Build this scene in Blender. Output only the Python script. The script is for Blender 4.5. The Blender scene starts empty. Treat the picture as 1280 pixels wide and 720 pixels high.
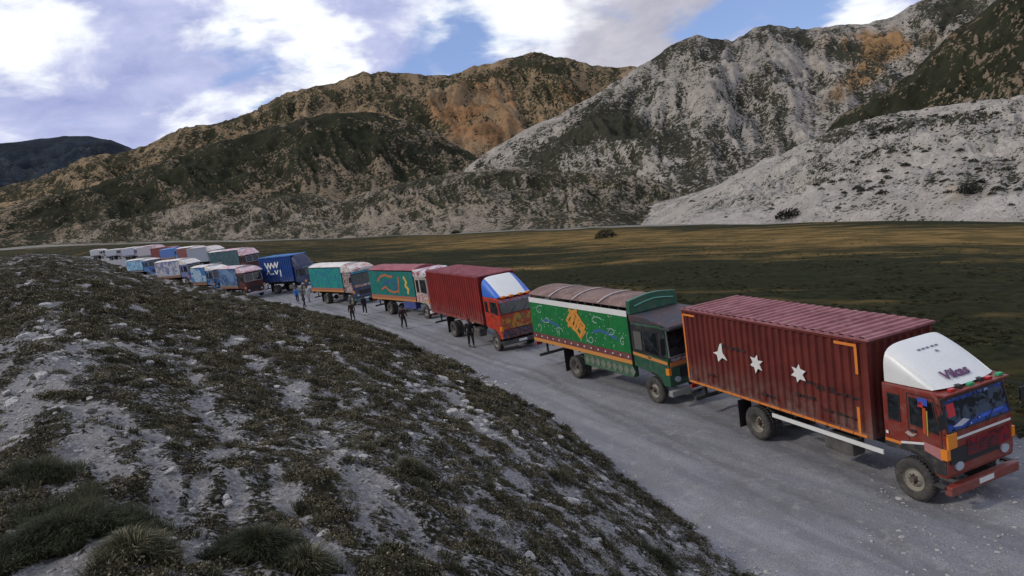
import bpy, bmesh, math, random
import numpy as np
from mathutils import Vector, Matrix

random.seed(7)
rng = np.random.RandomState(7)
scene = bpy.context.scene
COL = scene.collection

# ------------------------------------------------------------------ camera
FPX = 900.0                      # focal length in pixels of a 1280 wide picture
CAM_H = 9.3                      # metres above the road
_u = np.array([-.146, -1, -.142]); _u /= np.linalg.norm(_u)
_Y = np.array([0, 0, 1.]) - _u * _u[2]; _Y /= np.linalg.norm(_Y)
_X = np.cross(_Y, _u)
CM = np.array([_X, _Y, _u])      # world axes seen from the camera
C0 = np.array([0, 0, CAM_H])

cam_data = bpy.data.cameras.new("camera")
cam = bpy.data.objects.new("camera", cam_data)
COL.objects.link(cam)
cam_data.sensor_width = 36.0
cam_data.lens = FPX / 1280 * 36.0
cam_data.clip_start = 0.1
cam_data.clip_end = 30000
rot = Matrix(((CM[0, 0], -CM[0, 1], -CM[0, 2]), (CM[1, 0], -CM[1, 1], -CM[1, 2]), (CM[2, 0], -CM[2, 1], -CM[2, 2])))
cam.matrix_world = Matrix.Translation(Vector(C0)) @ rot.to_4x4()
scene.camera = cam

# ------------------------------------------------------------------ sky, sun, exposure
SUN_EL, SUN_AZ = math.radians(36), math.radians(-98)   # azimuth from +Y towards +X
scene.view_settings.view_transform = 'Standard'
scene.view_settings.look = 'None'
scene.view_settings.exposure = -0.25
scene.view_settings.gamma = 1

sun_d = bpy.data.lights.new("sun", 'SUN')
sun_d.energy = 2.4
sun_d.angle = math.radians(5)
sun_d.color = (1.0, 0.91, 0.78)
sun = bpy.data.objects.new("sun", sun_d)
COL.objects.link(sun)
sd = Vector((math.sin(SUN_AZ) * math.cos(SUN_EL), math.cos(SUN_AZ) * math.cos(SUN_EL), math.sin(SUN_EL)))
sun.rotation_euler = sd.to_track_quat('Z', 'Y').to_euler()
sun.location = (0, 0, 60)


class NT:
    """small helper to write node trees"""
    def __init__(s, tree):
        s.t = tree; s.n = tree.nodes; s.l = tree.links
    def new(s, typ, **kw):
        n = s.n.new(typ)
        for k, v in kw.items():
            setattr(n, k, v)
        return n
    def put(s, sock, v):
        if isinstance(v, bpy.types.NodeSocket):
            s.l.new(v, sock)
        elif v is not None:
            if hasattr(sock.default_value, '__len__') and not hasattr(v, '__len__'):
                v = (v,) * len(sock.default_value)
            if hasattr(sock.default_value, '__len__') and len(sock.default_value) == 4 and len(v) == 3:
                v = tuple(v) + (1,)
            sock.default_value = v
    def math(s, op, a, b=None, c=None, clamp=False):
        n = s.new('ShaderNodeMath', operation=op); n.use_clamp = clamp
        s.put(n.inputs[0], a)
        if b is not None: s.put(n.inputs[1], b)
        if c is not None: s.put(n.inputs[2], c)
        return n.outputs[0]
    def vmath(s, op, a, b=None):
        n = s.new('ShaderNodeVectorMath', operation=op)
        s.put(n.inputs[0], a)
        if b is not None: s.put(n.inputs[1], b)
        return n.outputs['Value'] if op in ('DOT_PRODUCT', 'LENGTH', 'DISTANCE') else n.outputs[0]
    def noise(s, vec, scale, detail=4, rough=.55, dist=0.0):
        n = s.new('ShaderNodeTexNoise')
        if vec is not None: s.put(n.inputs['Vector'], vec)
        n.inputs['Scale'].default_value = scale
        n.inputs['Detail'].default_value = detail
        n.inputs['Roughness'].default_value = rough
        n.inputs['Distortion'].default_value = dist
        return n.outputs['Fac']
    def voronoi(s, vec, scale, out='Distance', feature='F1', rnd=1.0):
        n = s.new('ShaderNodeTexVoronoi'); n.feature = feature
        if vec is not None: s.put(n.inputs['Vector'], vec)
        n.inputs['Scale'].default_value = scale
        n.inputs['Randomness'].default_value = rnd
        return n.outputs[out]
    def ramp(s, fac, a, b, lo=0.0, hi=1.0):
        n = s.new('ShaderNodeMapRange'); n.interpolation_type = 'SMOOTHSTEP'
        s.put(n.inputs[0], fac)
        s.put(n.inputs[1], a); s.put(n.inputs[2], b)
        n.inputs[3].default_value = lo; n.inputs[4].default_value = hi
        return n.outputs[0]
    def mix(s, fac, a, b, blend='MIX'):
        n = s.new('ShaderNodeMix'); n.data_type = 'RGBA'; n.blend_type = blend
        s.put(n.inputs[0], fac); s.put(n.inputs[6], a); s.put(n.inputs[7], b)
        return n.outputs[2]
    def attr(s, name):
        n = s.new('ShaderNodeAttribute'); n.attribute_name = name
        return n.outputs['Fac']
    def scalevec(s, vec, sc):
        n = s.new('ShaderNodeMapping')
        s.put(n.inputs['Vector'], vec); n.inputs['Scale'].default_value = sc
        return n.outputs[0]


def ray(px, py):
    return CM @ np.array([(px - 640) / FPX, (py - 360) / FPX, 1.])


# sky: Nishita for the clear air, broken cloud over it
world = bpy.data.worlds.new("World")
scene.world = world
world.use_nodes = True
W = NT(world.node_tree)
for n in list(W.n): W.n.remove(n)
wout = W.new('ShaderNodeOutputWorld')
sky = W.new('ShaderNodeTexSky'); sky.sky_type = 'NISHITA'; sky.sun_disc = False
sky.sun_elevation = SUN_EL; sky.sun_rotation = SUN_AZ
sky.altitude = 3800; sky.air_density = 1.0; sky.dust_density = .6; sky.ozone_density = 1.4
bg1 = W.new('ShaderNodeBackground'); W.put(bg1.inputs[0], W.mix(0.32, sky.outputs[0], (6.5, 9.0, 17.0))); bg1.inputs[1].default_value = 0.10
tc = W.new('ShaderNodeTexCoord')
gen = tc.outputs['Generated']
sep = W.new('ShaderNodeSeparateXYZ'); W.l.new(gen, sep.inputs[0])
zz = W.math('ADD', W.math('MAXIMUM', sep.outputs[2], 0.0), 0.16)
comb = W.new('ShaderNodeCombineXYZ')
W.put(comb.inputs[0], W.math('DIVIDE', sep.outputs[0], zz)); W.put(comb.inputs[1], W.math('DIVIDE', sep.outputs[1], zz))
flat = comb.outputs[0]
puff = W.scalevec(gen, (1, 1, 2.1))
n1 = W.noise(W.vmath('ADD', flat, (3.1, 1.7, 0)), 1.15, 9, .6, .35)
n2a = W.noise(W.vmath('ADD', puff, (2.3, 5.2, 2)), 4.2, 10, .62, .5)
n2b = W.noise(W.vmath('ADD', flat, (9.3, 5.2, 2)), 1.6, 8, .6, .4)
n2 = W.math('ADD', W.math('ADD', W.math('MULTIPLY', W.math('SUBTRACT', n2a, .5), 1.5), W.math('MULTIPLY', W.math('SUBTRACT', n2b, .5), .7)), 0.56)


_wn = W.new('ShaderNodeTexNoise'); W.put(_wn.inputs['Vector'], puff); _wn.inputs['Scale'].default_value = 7; _wn.inputs['Detail'].default_value = 5
_ws = W.new('ShaderNodeVectorMath', operation='SCALE'); W.l.new(W.vmath('SUBTRACT', _wn.outputs['Color'], (.5, .5, .5)), _ws.inputs[0]); _ws.inputs['Scale'].default_value = .22
genw = W.vmath('NORMALIZE', W.vmath('ADD', gen, _ws.outputs[0]))


def blob(px, py, rx, amt):
    d = ray(px, py); d /= np.linalg.norm(d)
    dot = W.vmath('DOT_PRODUCT', genw, tuple(d))
    return W.ramp(dot, math.cos(rx * 1.25), 1.0, 0, amt)


def total(lst):
    r = lst[0]
    for x in lst[1:]: r = W.math('ADD', r, x)
    return r


# openings in the cloud where the photograph shows blue, and the thick grey cloud banks
holes = total([blob(950, 25, .085, .26), blob(1030, 12, .06, .18), blob(880, 55, .05, .12), blob(330, 88, .05, .13), blob(290, 105, .05, .12), blob(610, 62, .06, .14), blob(560, 60, .07, .13), blob(120, 170, .05, .10), blob(500, 70, .05, .1), blob(700, 70, .05, .08)])
cover = W.math('SUBTRACT', W.math('ADD', n1, 0.17), holes)
cmask = W.ramp(cover, 0.42, 0.60)
banks = total([blob(180, 95, .14, .24), blob(260, 70, .1, .16), blob(150, 20, .06, .05), blob(210, 140, .06, .12), blob(560, 40, .08, .14), blob(500, 20, .08, .14), blob(780, 25, .12, .24), blob(870, 0, .1, .14), blob(440, 15, .06, .1)])
bright = total([blob(330, 15, .09, .24), blob(60, 60, .06, .08), blob(60, 140, .09, .12), blob(270, 130, .08, .24), blob(640, 15, .06, .22), blob(730, 62, .07, .2), blob(370, 70, .06, .2), blob(1090, 10, .06, .2), blob(110, 0, .08, .14)])
thick = W.ramp(W.math('SUBTRACT', W.math('ADD', n2, banks), bright), 0.36, 0.72)
n3 = W.math('MULTIPLY_ADD', W.math('SUBTRACT', W.noise(puff, 9.0, 8, .62, .3), .5), 2.2, .5, clamp=True)
grey = W.mix(n3, (0.40, 0.46, 0.80), (0.76, 0.80, 1.10))
warmgrey = W.mix(blob(790, 20, .16, .8), grey, W.mix(n3, (0.50, 0.49, 0.54), (0.80, 0.77, 0.80)))
ccol = W.mix(thick, (1.26, 1.30, 1.34), warmgrey)
bg2 = W.new('ShaderNodeBackground'); W.put(bg2.inputs[0], ccol); bg2.inputs[1].default_value = 1.0
mx = W.new('ShaderNodeMixShader')
W.put(mx.inputs[0], cmask); W.l.new(bg1.outputs[0], mx.inputs[1]); W.l.new(bg2.outputs[0], mx.inputs[2])
W.l.new(mx.outputs[0], wout.inputs[0])

# ------------------------------------------------------------------ maths for the terrain


def azel(px, py):
    d = ray(px, py)
    return math.atan2(d[0], d[1]), d[2] / math.hypot(d[0], d[1])


def proj(P):
    c = (np.asarray(P) - C0) @ CM
    return 640 + FPX * c[..., 0] / np.maximum(c[..., 2], 1e-3), 360 + FPX * c[..., 1] / np.maximum(c[..., 2], 1e-3)


def ground_z(r):
    r = np.maximum(np.asarray(r, float) - 75, 0)
    return 4.5 * r * r / (r * r + 6400)


def on_ground(px, py):
    """where the sight line through a picture point meets the road"""
    d = ray(px, py); h = math.hypot(d[0], d[1]); k = d[2] / h
    lo, hi = 3.0, 2500.0
    fn = lambda r: CAM_H + k * r - float(ground_z(r))
    for _ in range(60):
        m = .5 * (lo + hi)
        if fn(m) > 0: lo = m
        else: hi = m
    r = .5 * (lo + hi)
    return np.array([d[0] / h * r, d[1] / h * r, float(ground_z(r))])


_perm = rng.permutation(512)
_val = rng.rand(512)


def vnoise(x, y):
    xi = np.floor(x).astype(int); yi = np.floor(y).astype(int)
    fx = x - xi; fy = y - yi
    fx = fx * fx * fx * (fx * (fx * 6 - 15) + 10); fy = fy * fy * fy * (fy * (fy * 6 - 15) + 10)
    h = lambda a, b: _val[_perm[(_perm[a & 511] + b) & 511]]
    return (h(xi, yi) * (1 - fx) + h(xi + 1, yi) * fx) * (1 - fy) + (h(xi, yi + 1) * (1 - fx) + h(xi + 1, yi + 1) * fx) * fy


def fbm(x, y, o=5, g=.5):
    s = 0; a = 1; t = 0
    for i in range(o):
        s = s + a * vnoise(x * 2 ** i + 17.3 * i, y * 2 ** i + 5.7 * i); t += a; a *= g
    return s / t


def ridged(x, y, o=4, g=.5):
    s = 0; a = 1; t = 0
    for i in range(o):
        s = s + a * (1 - np.abs(2 * vnoise(x * 2 ** i + 7.1 * i, y * 2 ** i + 3.3 * i) - 1)); t += a; a *= g
    return s / t


def sstep(x, a, b):
    t = np.clip((x - a) / (b - a), 0, 1)
    return t * t * (3 - 2 * t)


def grid_mesh(name, P, material, attrs=None, kind='structure', smooth=True):
    """P: (n, m, 3) array of points -> one sheet"""
    n, m = P.shape[:2]
    me = bpy.data.meshes.new(name)
    me.vertices.add(n * m)
    me.vertices.foreach_set('co', P.reshape(-1).astype(np.float32))
    i = np.arange(n - 1)[:, None] * m + np.arange(m - 1)[None, :]
    q = np.stack([i, i + 1, i + m + 1, i + m], -1).reshape(-1, 4)
    # make faces look up
    a, b, d = P[0, 0], P[0, 1], P[1, 0]
    if np.cross(b - a, d - a)[2] < 0: q = q[:, ::-1]
    k = len(q)
    me.loops.add(k * 4); me.loops.foreach_set('vertex_index', np.ascontiguousarray(q).reshape(-1).astype(np.int32))
    me.polygons.add(k)
    me.polygons.foreach_set('loop_start', np.arange(k, dtype=np.int32) * 4)
    me.polygons.foreach_set('loop_total', np.full(k, 4, dtype=np.int32))
    me.polygons.foreach_set('use_smooth', np.full(k, smooth))
    me.update(); me.validate()
    for an, av in (attrs or {}).items():
        at = me.attributes.new(an, 'FLOAT', 'POINT'); at.data.foreach_set('value', av.reshape(-1).astype(np.float32))
    me.materials.append(material)
    o = bpy.data.objects.new(name, me); COL.objects.link(o)
    if kind: o['kind'] = kind
    return o


# ------------------------------------------------------------------ materials
def new_mat(name, spec=.5):
    m = bpy.data.materials.new(name); m.use_nodes = True
    t = NT(m.node_tree)
    b = t.n['Principled BSDF']
    b.inputs['Specular IOR Level'].default_value = spec
    return m, t, b


def bump(t, b, height, strength, dist):
    n = t.new('ShaderNodeBump'); n.inputs['Strength'].default_value = strength; n.inputs['Distance'].default_value = dist
    t.put(n.inputs['Height'], height); t.l.new(n.outputs[0], b.inputs['Normal'])


def objco(t):
    return t.new('ShaderNodeTexCoord').outputs['Object']


def paint(name, col, rough=.45, dirt=.35, metal=0.0, dust=(.20, .175, .15), scale=2.5):
    m, t, b = new_mat(name)
    v = objco(t)
    a = t.noise(v, scale, 7, .65, .4)
    c = t.noise(v, scale * 9, 4, .6)
    f = t.math('MULTIPLY', t.ramp(t.math('ADD', t.math('MULTIPLY', a, .7), t.math('MULTIPLY', c, .3)), .42, .72), dirt)
    # road dust gathers low down
    s = t.new('ShaderNodeSeparateXYZ'); t.put(s.inputs[0], v)
    low = t.math('MULTIPLY', t.ramp(s.outputs[2], 1.6, .2), dirt)
    f = t.math('MAXIMUM', f, t.math('MULTIPLY', low, t.ramp(a, .3, .7)))
    fade = t.mix(t.math('MULTIPLY', c, .25), col, tuple(x * .6 for x in col))
    t.put(b.inputs['Base Color'], t.mix(f, fade, dust))
    t.put(b.inputs['Roughness'], t.math('ADD', t.math('MULTIPLY', f, .5), rough))
    b.inputs['Metallic'].default_value = metal
    return m


def plain(name, col, rough=.6, metal=0.0):
    m, t, b = new_mat(name)
    v = objco(t)
    t.put(b.inputs['Base Color'], t.mix(t.math('MULTIPLY', t.noise(v, 14, 4), .5), col, tuple(x * .55 for x in col)))
    b.inputs['Roughness'].default_value = rough; b.inputs['Metallic'].default_value = metal
    return m


_mc = {}


def P_(col, rough=.5, dirt=.3, kind='paint'):
    key = (tuple(round(c, 3) for c in col), rough, dirt, kind)
    if key not in _mc:
        _mc[key] = paint('paint', col, rough, dirt) if kind == 'paint' else plain('plain', col, rough)
    return _mc[key]


# rusty corrugated roof sheets
def roof_mat(name, a, b_, pale):
    m, t, b = new_mat(name, .3)
    v = objco(t)
    n = t.noise(v, 1.6, 8, .68, .5)
    c = t.mix(t.ramp(n, .38, .6), a, b_)
    c = t.mix(t.ramp(t.noise(t.scalevec(v, (3, .6, 1)), 4, 6, .7), .55, .72, 0, .7), c, pale)
    t.put(b.inputs['Base Color'], c); b.inputs['Roughness'].default_value = .6
    return m


M_TYRE = paint('tyre_rubber', (.022, .022, .024), .8, .55, dust=(.14, .125, .105), scale=6)
M_RIM = paint('wheel_rim', (.20, .19, .16), .6, .6, dust=(.23, .2, .16), scale=5)
M_RIMD = paint('wheel_hub', (.06, .04, .035), .6, .5)
M_CHASSIS = paint('chassis_steel', (.02, .02, .022), .7, .5, dust=(.1, .09, .08))
M_BLACK = plain('black_trim', (.015, .015, .017), .55)
M_WHITE = paint('white_paint', (.62, .63, .62), .4, .22)
M_FAIR = paint('fairing_white', (.60, .62, .61), .38, .18, dust=(.35, .34, .31), scale=1.2)
M_ORANGE = plain('orange_tape', (.62, .19, .03), .5)
M_CHROME = plain('chrome', (.45, .46, .48), .25, 1.0)
M_LAMP = plain('lamp_glass', (.35, .4, .45), .12)
M_AMBER = plain('amber_lens', (.68, .22, .02), .3)
M_REDL = plain('red_lens', (.4, .02, .02), .3)


def glass_mat():
    m, t, b = new_mat('window_glass')
    v = objco(t)
    n = t.noise(v, 2.2, 5, .6, .6)
    t.put(b.inputs['Base Color'], t.mix(t.ramp(n, .4, .7), (.006, .008, .01), (.03, .036, .042)))
    b.inputs['Roughness'].default_value = .07
    b.inputs['IOR'].default_value = 1.5
    return m


M_GLASS = glass_mat()


def container_mat(name, c1, c2, stain):
    m, t, b = new_mat(name, .18)
    v = objco(t)
    n = t.noise(v, .9, 8, .65, .5)
    c = t.mix(t.ramp(n, .35, .65), c1, c2)
    st = t.noise(t.scalevec(v, (5, 5, .5)), 1.4, 7, .7, .2)
    c = t.mix(t.ramp(st, .57, .74, 0, .75), c, stain)
    sc = t.voronoi(t.scalevec(v, (1, 1, 2.2)), 3.1)
    c = t.mix(t.ramp(sc, .10, .04, 0, .55), c, (.02, .012, .012))
    s = t.new('ShaderNodeSeparateXYZ'); t.put(s.inputs[0], v)
    dm = t.noise(v, 2.2, 7, .65)
    c = t.mix(t.math('MULTIPLY', t.ramp(s.outputs[2], 2.5, 1.25, 0, .55), t.ramp(dm, .35, .65)), c, (.17, .145, .125))
    c = t.mix(t.ramp(t.noise(v, 5, 8, .75), .60, .74, 0, .5), c, (.16, .07, .04))
    t.put(b.inputs['Base Color'], c); b.inputs['Roughness'].default_value = .62
    bump(t, b, t.noise(v, 9, 4), .25, .01)
    return m


M_CONT = container_mat('oxide_red_steel', (.125, .026, .020), (.085, .018, .016), (.045, .014, .012))
M_CONT2 = container_mat('bright_red_steel', (.21, .022, .02), (.15, .018, .018), (.08, .014, .014))
M_BLUE = container_mat('blue_steel', (.012, .05, .20), (.010, .038, .16), (.008, .02, .08))
M_ROOF1 = roof_mat('weathered_red_roof', (.17, .055, .06), (.25, .10, .11), (.36, .22, .22))
M_ROOF2 = roof_mat('brown_patched_roof', (.10, .055, .042), (.17, .105, .09), (.33, .30, .28))
M_ROOF3 = roof_mat('red_roof', (.17, .035, .05), (.25, .07, .08), (.35, .18, .18))
M_ROOFW = roof_mat('pale_roof', (.45, .42, .40), (.60, .58, .56), (.25, .10, .10))
M_ROOFB = roof_mat('blue_roof', (.03, .13, .36), (.08, .22, .46), (.25, .35, .5))


def panel_mat(name, base, c2, c3, c4, scale=1.3):
    """a painted lorry side: swirls and flowers in a few colours"""
    m, t, b = new_mat(name, .2)
    v = objco(t)
    w = t.noise(v, scale, 3, .5, 1.8)
    c = t.mix(t.ramp(w, .50, .55), base, c2)
    w2 = t.noise(t.vmath('ADD', v, (4.2, 1.1, 7.7)), scale * 1.4, 3, .5, 2.4)
    c = t.mix(t.ramp(t.math('ABSOLUTE', t.math('SUBTRACT', w2, .5)), .035, .012), c, c3)
    vo = t.voronoi(v, scale * 2.3)
    c = t.mix(t.ramp(vo, .10, .06), c, c4)
    d = t.noise(v, 2.5, 7, .65)
    c = t.mix(t.ramp(d, .55, .8, 0, .35), c, (.12, .11, .095))
    t.put(b.inputs['Base Color'], c); b.inputs['Roughness'].default_value = .55
    return m


# ------------------------------------------------------------------ mesh helpers
class MB:
    def __init__(s): s.v = []; s.f = []
    def add(s, vs, fs):
        k = len(s.v); s.v += [tuple(p) for p in vs]; s.f += [tuple(i + k for i in f) for f in fs]; return s
    def box(s, x0, x1, y0, y1, z0, z1):
        vs = [(x, y, z) for x in (x0, x1) for y in (y0, y1) for z in (z0, z1)]
        return s.add(vs, [(0, 1, 3, 2), (4, 6, 7, 5), (0, 4, 5, 1), (2, 3, 7, 6), (0, 2, 6, 4), (1, 5, 7, 3)])
    def prism(s, pts, O, ex, ey, en, th):
        """polygon pts (a, b) in the plane O + a ex + b ey, thickened by th along en"""
        O, ex, ey, en = map(Vector, (O, ex, ey, en)); n = len(pts)
        lo = [O + ex * a + ey * b for a, b in pts]; hi = [p + en * th for p in lo]
        fs = [tuple(range(n)), tuple(range(2 * n - 1, n - 1, -1))]
        fs += [(i, i + n, (i + 1) % n + n, (i + 1) % n) for i in range(n)]
        return s.add(lo + hi, fs)
    def tube(s, p, q, r, r2=None, n=10):
        p, q = Vector(p), Vector(q); r2 = r if r2 is None else r2
        d = (q - p).normalized(); a = d.orthogonal().normalized(); b = d.cross(a)
        vs = []
        for c, rr in ((p, r), (q, r2)):
            for i in range(n):
                t = 2 * math.pi * i / n; vs.append(c + (a * math.cos(t) + b * math.sin(t)) * rr)
        fs = [(i, (i + 1) % n, (i + 1) % n + n, i + n) for i in range(n)] + [tuple(range(n - 1, -1, -1)), tuple(range(n, 2 * n))]
        return s.add(vs, fs)
    def path(s, pts, r, n=7):
        for a, b in zip(pts, pts[1:]): s.tube(a, b, r, n=n)
        return s
    def lathe(s, prof, c, axis, n=24):
        """profile (radius, offset) turned round an axis along y through c"""
        c = Vector(c); vs = []; m = len(prof)
        for i in range(n):
            t = 2 * math.pi * i / n
            for r, o in prof: vs.append((c.x + r * math.cos(t), c.y + o * axis, c.z + r * math.sin(t)))
        fs = [(i * m + j, i * m + j + 1, ((i + 1) % n) * m + j + 1, ((i + 1) % n) * m + j) for i in range(n) for j in range(m - 1)]
        return s.add(vs, fs)
    def stroke(s, pts, w, O, ex, ey, en, th=.012):
        """painted ribbon following pts in a plane"""
        for (a, b), (c, d) in zip(pts, pts[1:]):
            L = math.hypot(c - a, d - b) or 1; nx, ny = -(d - b) / L * w / 2, (c - a) / L * w / 2
            tx, ty = (c - a) / L * w * .3, (d - b) / L * w * .3
            s.prism([(a + nx - tx, b + ny - ty), (a - nx - tx, b - ny - ty), (c - nx + tx, d - ny + ty), (c + nx + tx, d + ny + ty)], O, ex, ey, en, th)
            th += .0006
        return s
    def build(s, name, material, parent=None, bevel=0, smooth=False, label=None):
        me = bpy.data.meshes.new(name); me.from_pydata(s.v, [], s.f)
        bm = bmesh.new(); bm.from_mesh(me)
        bmesh.ops.recalc_face_normals(bm, faces=bm.faces)
        if bevel:
            es = [e for e in bm.edges if len(e.link_faces) == 2 and e.calc_face_angle(0) > .5]
            bmesh.ops.bevel(bm, geom=es, offset=bevel, segments=2, profile=.6, affect='EDGES', clamp_overlap=True)
        for f in bm.faces: f.smooth = smooth
        bm.to_mesh(me); bm.free()
        me.materials.append(material)
        o = bpy.data.objects.new(name, me); COL.objects.link(o)
        if parent: o.parent = parent
        if label: o['label'] = label
        return o


def thing(name, label, cat, loc=(0, 0, 0), rz=0, group=None):
    o = bpy.data.objects.new(name, None); COL.objects.link(o)
    o.empty_display_size = .3
    o.location = loc; o.rotation_euler = (0, 0, rz); o['label'] = label; o['category'] = cat
    if group: o['group'] = group
    return o


def tag(o, label, cat, group=None):
    o['label'] = label; o['category'] = cat
    if group: o['group'] = group
    return o


# ------------------------------------------------------------------ ground: toe of the bank and edges of the road
TOE_PX = [(110, 322), (140, 331), (180, 345), (230, 357), (280, 367), (330, 375), (400, 392), (470, 412), (530, 440), (600, 470),
          (650, 497), (700, 530), (760, 580), (830, 635), (900, 690), (950, 720)]
toe_pts = [on_ground(*p) for p in TOE_PX] + [np.array([6.1, 10., 0]), np.array([7.4, 5., 0]), np.array([8.4, 0., 0]), np.array([9, -6., 0])]
toe_az = np.array([math.atan2(p[0], p[1]) for p in toe_pts]); toe_r = np.array([math.hypot(p[0], p[1]) for p in toe_pts])

# bank: polar sheet, line of sight grazes its surface as from a standing photographer
n_az, n_r = 800, 620
az = np.linspace(math.radians(-100), math.radians(118), n_az)
Rs = np.interp(az, toe_az, toe_r)
left = az < toe_az[0]
el_l = azel(75, 318)[1]
Rl = np.interp(az, [math.radians(-100), math.radians(-50), toe_az[0]], [60, 120, toe_r[0]])
Rs = np.where(left, Rl, Rs)
zend = ground_z(Rs)
zl_px = np.interp(az, [math.radians(-100), azel(38, 318)[0], azel(75, 318)[0], toe_az[0]], [0.0, azel(38, 316)[1], azel(75, 318)[1], azel(110, 322)[1]])
zend = np.where(left, CAM_H + zl_px * Rs, zend)
R = np.broadcast_to((1.2 * (430 / 1.2) ** np.linspace(0, 1, n_r))[None, :], (n_az, n_r)).copy()
tt = (R - 1.2) / (Rs[:, None] - 1.2)
VALID = R <= Rs[:, None]
bx_, by_ = R * np.sin(az)[:, None], R * np.cos(az)[:, None]
gap = 2.5 * np.clip(1 - tt, 0, 1) ** .8 + .0
bz_ = CAM_H + (zend[:, None] - CAM_H) * np.minimum(R / Rs[:, None], 1) - gap
over = np.clip(R - Rs[:, None], 0, 12)
bz_ = bz_ - over * .45 - np.clip((R - Rs[:, None] - 12) * 2.5, 0, 75)
# rills running down the bank towards the viewer's right, hummocks between them
def rill_mask(x, y):
    """1 on the bare washed out tracks, 0 on the mat of plants"""
    px, py = proj(np.stack([x, y, np.interp(np.hypot(x, y), [0, 100], [7, 7]) * np.ones_like(x)], -1))
    a = np.arctan2(x, y); r = np.hypot(x, y)
    wob = (fbm(x * .9 + 3, y * .9, 3) - .5) * 1.1 + (fbm(x * .22, y * .22 + 9, 2) - .5) * 2.0
    m = np.zeros_like(x)
    # tracks given as lines on the slope (start, end, half width)
    for (x0, y0), (x1, y1), w in RILLS:
        dx, dy = x1 - x0, y1 - y0; L = math.hypot(dx, dy)
        s = ((x - x0) * dx + (y - y0) * dy) / L ** 2; d = ((x - x0) * dy - (y - y0) * dx) / L
        ww = w * .5 * (.5 + 1.0 * vnoise(s * 9 + x0, s * 0 + y0))
        v = np.clip(1 - np.abs(d + wob * .45 * min(w * 2.2, 1)) / ww, 0, 1) * sstep(s, -.03, .05) * (1 - sstep(s, .97, 1.06))
        m = np.maximum(m, np.clip(v * 1.7, 0, 1))
    return m


def bank_hit(px, py):
    """point of the smooth bank seen at a picture point"""
    a, e = azel(px, py); i = int(np.argmin(np.abs(az - a)))
    d = (CAM_H + e * R[i]) - bz_[i]
    k = np.where((d <= 0) & VALID[i])[0]
    k = k[0] if len(k) else int(VALID[i].sum()) - 1
    return np.array([bx_[i, k], by_[i, k], bz_[i, k]])


RILLS = []
for (a, b, w) in [((62, 372), (110, 520), .42), ((90, 440), (235, 690), .55), ((110, 500), (60, 600), .4), ((200, 408), (300, 560), .3), ((60, 530), (215, 560), .35),
                  ((215, 430), (270, 500), .22), ((260, 490), (300, 640), .22), ((355, 470), (470, 640), .24), ((430, 560), (560, 718), .34), ((350, 620), (420, 719), .3),
                  ((520, 520), (650, 600), .14), ((640, 610), (790, 715), .26), ((560, 600), (690, 715), .22), ((180, 640), (300, 719), .42), ((840, 660), (900, 719), .18),
                  ((300, 520), (240, 620), .26), ((470, 470), (560, 560), .16), ((400, 430), (520, 540), .13), ((560, 470), (690, 590), .1)]:
    A, B = bank_hit(*a), bank_hit(*b)
    RILLS.append(((A[0], A[1]), (B[0], B[1]), w))
bare = rill_mask(bx_, by_)
_a, _b = bank_hit(330, 430), bank_hit(600, 680)
_dx, _dy = _b[0] - _a[0], _b[1] - _a[1]; _l = math.hypot(_dx, _dy); _dx, _dy = _dx / _l, _dy / _l
along, across = bx_ * _dx + by_ * _dy, -bx_ * _dy + by_ * _dx
across = across + (fbm(bx_ * .5, by_ * .5, 3) - .5) * .9
streak = fbm(along * .13 + 11, across * 2.7, 4, .5)
patch = fbm(bx_ * 1.3 + 40, by_ * 1.3, 5, .6) * .32 + streak * .68
bare = np.clip(bare * .9 * sstep(fbm(bx_ * 2.6, by_ * 2.6, 4, .6), .30, .44) + .95 * sstep(patch, .510, .585) * (.6 + .4 * sstep(fbm(bx_ * .25, by_ * .25 + 5, 2), .42, .6)), 0, 1)
fade_in = np.clip(R / 10, .2, 1)
rough_h = (fbm(bx_ * 2.2, by_ * 2.2, 5, .55) - .5) * .22 + (fbm(bx_ * .45, by_ * .45, 3) - .5) * .5 * np.clip(1 - tt, 0, .35) / .35
edge_soft = np.where(tt < 1, 1, 0)
azd = np.degrees(az)[:, None]
bz_ = bz_ + .62 * np.exp(-((tt - .92) / .055) ** 2) * sstep(azd, math.degrees(azel(130, 330)[0]), math.degrees(azel(165, 342)[0])) * (1 - sstep(azd, math.degrees(azel(290, 369)[0]), math.degrees(azel(345, 378)[0])))
bz_ = bz_ + rough_h * np.where(left[:, None], 1, np.clip((1.02 - tt) * 4, .25, 1)) - bare * .05 * edge_soft
BANK = np.stack([bx_, by_, bz_], -1)


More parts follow.
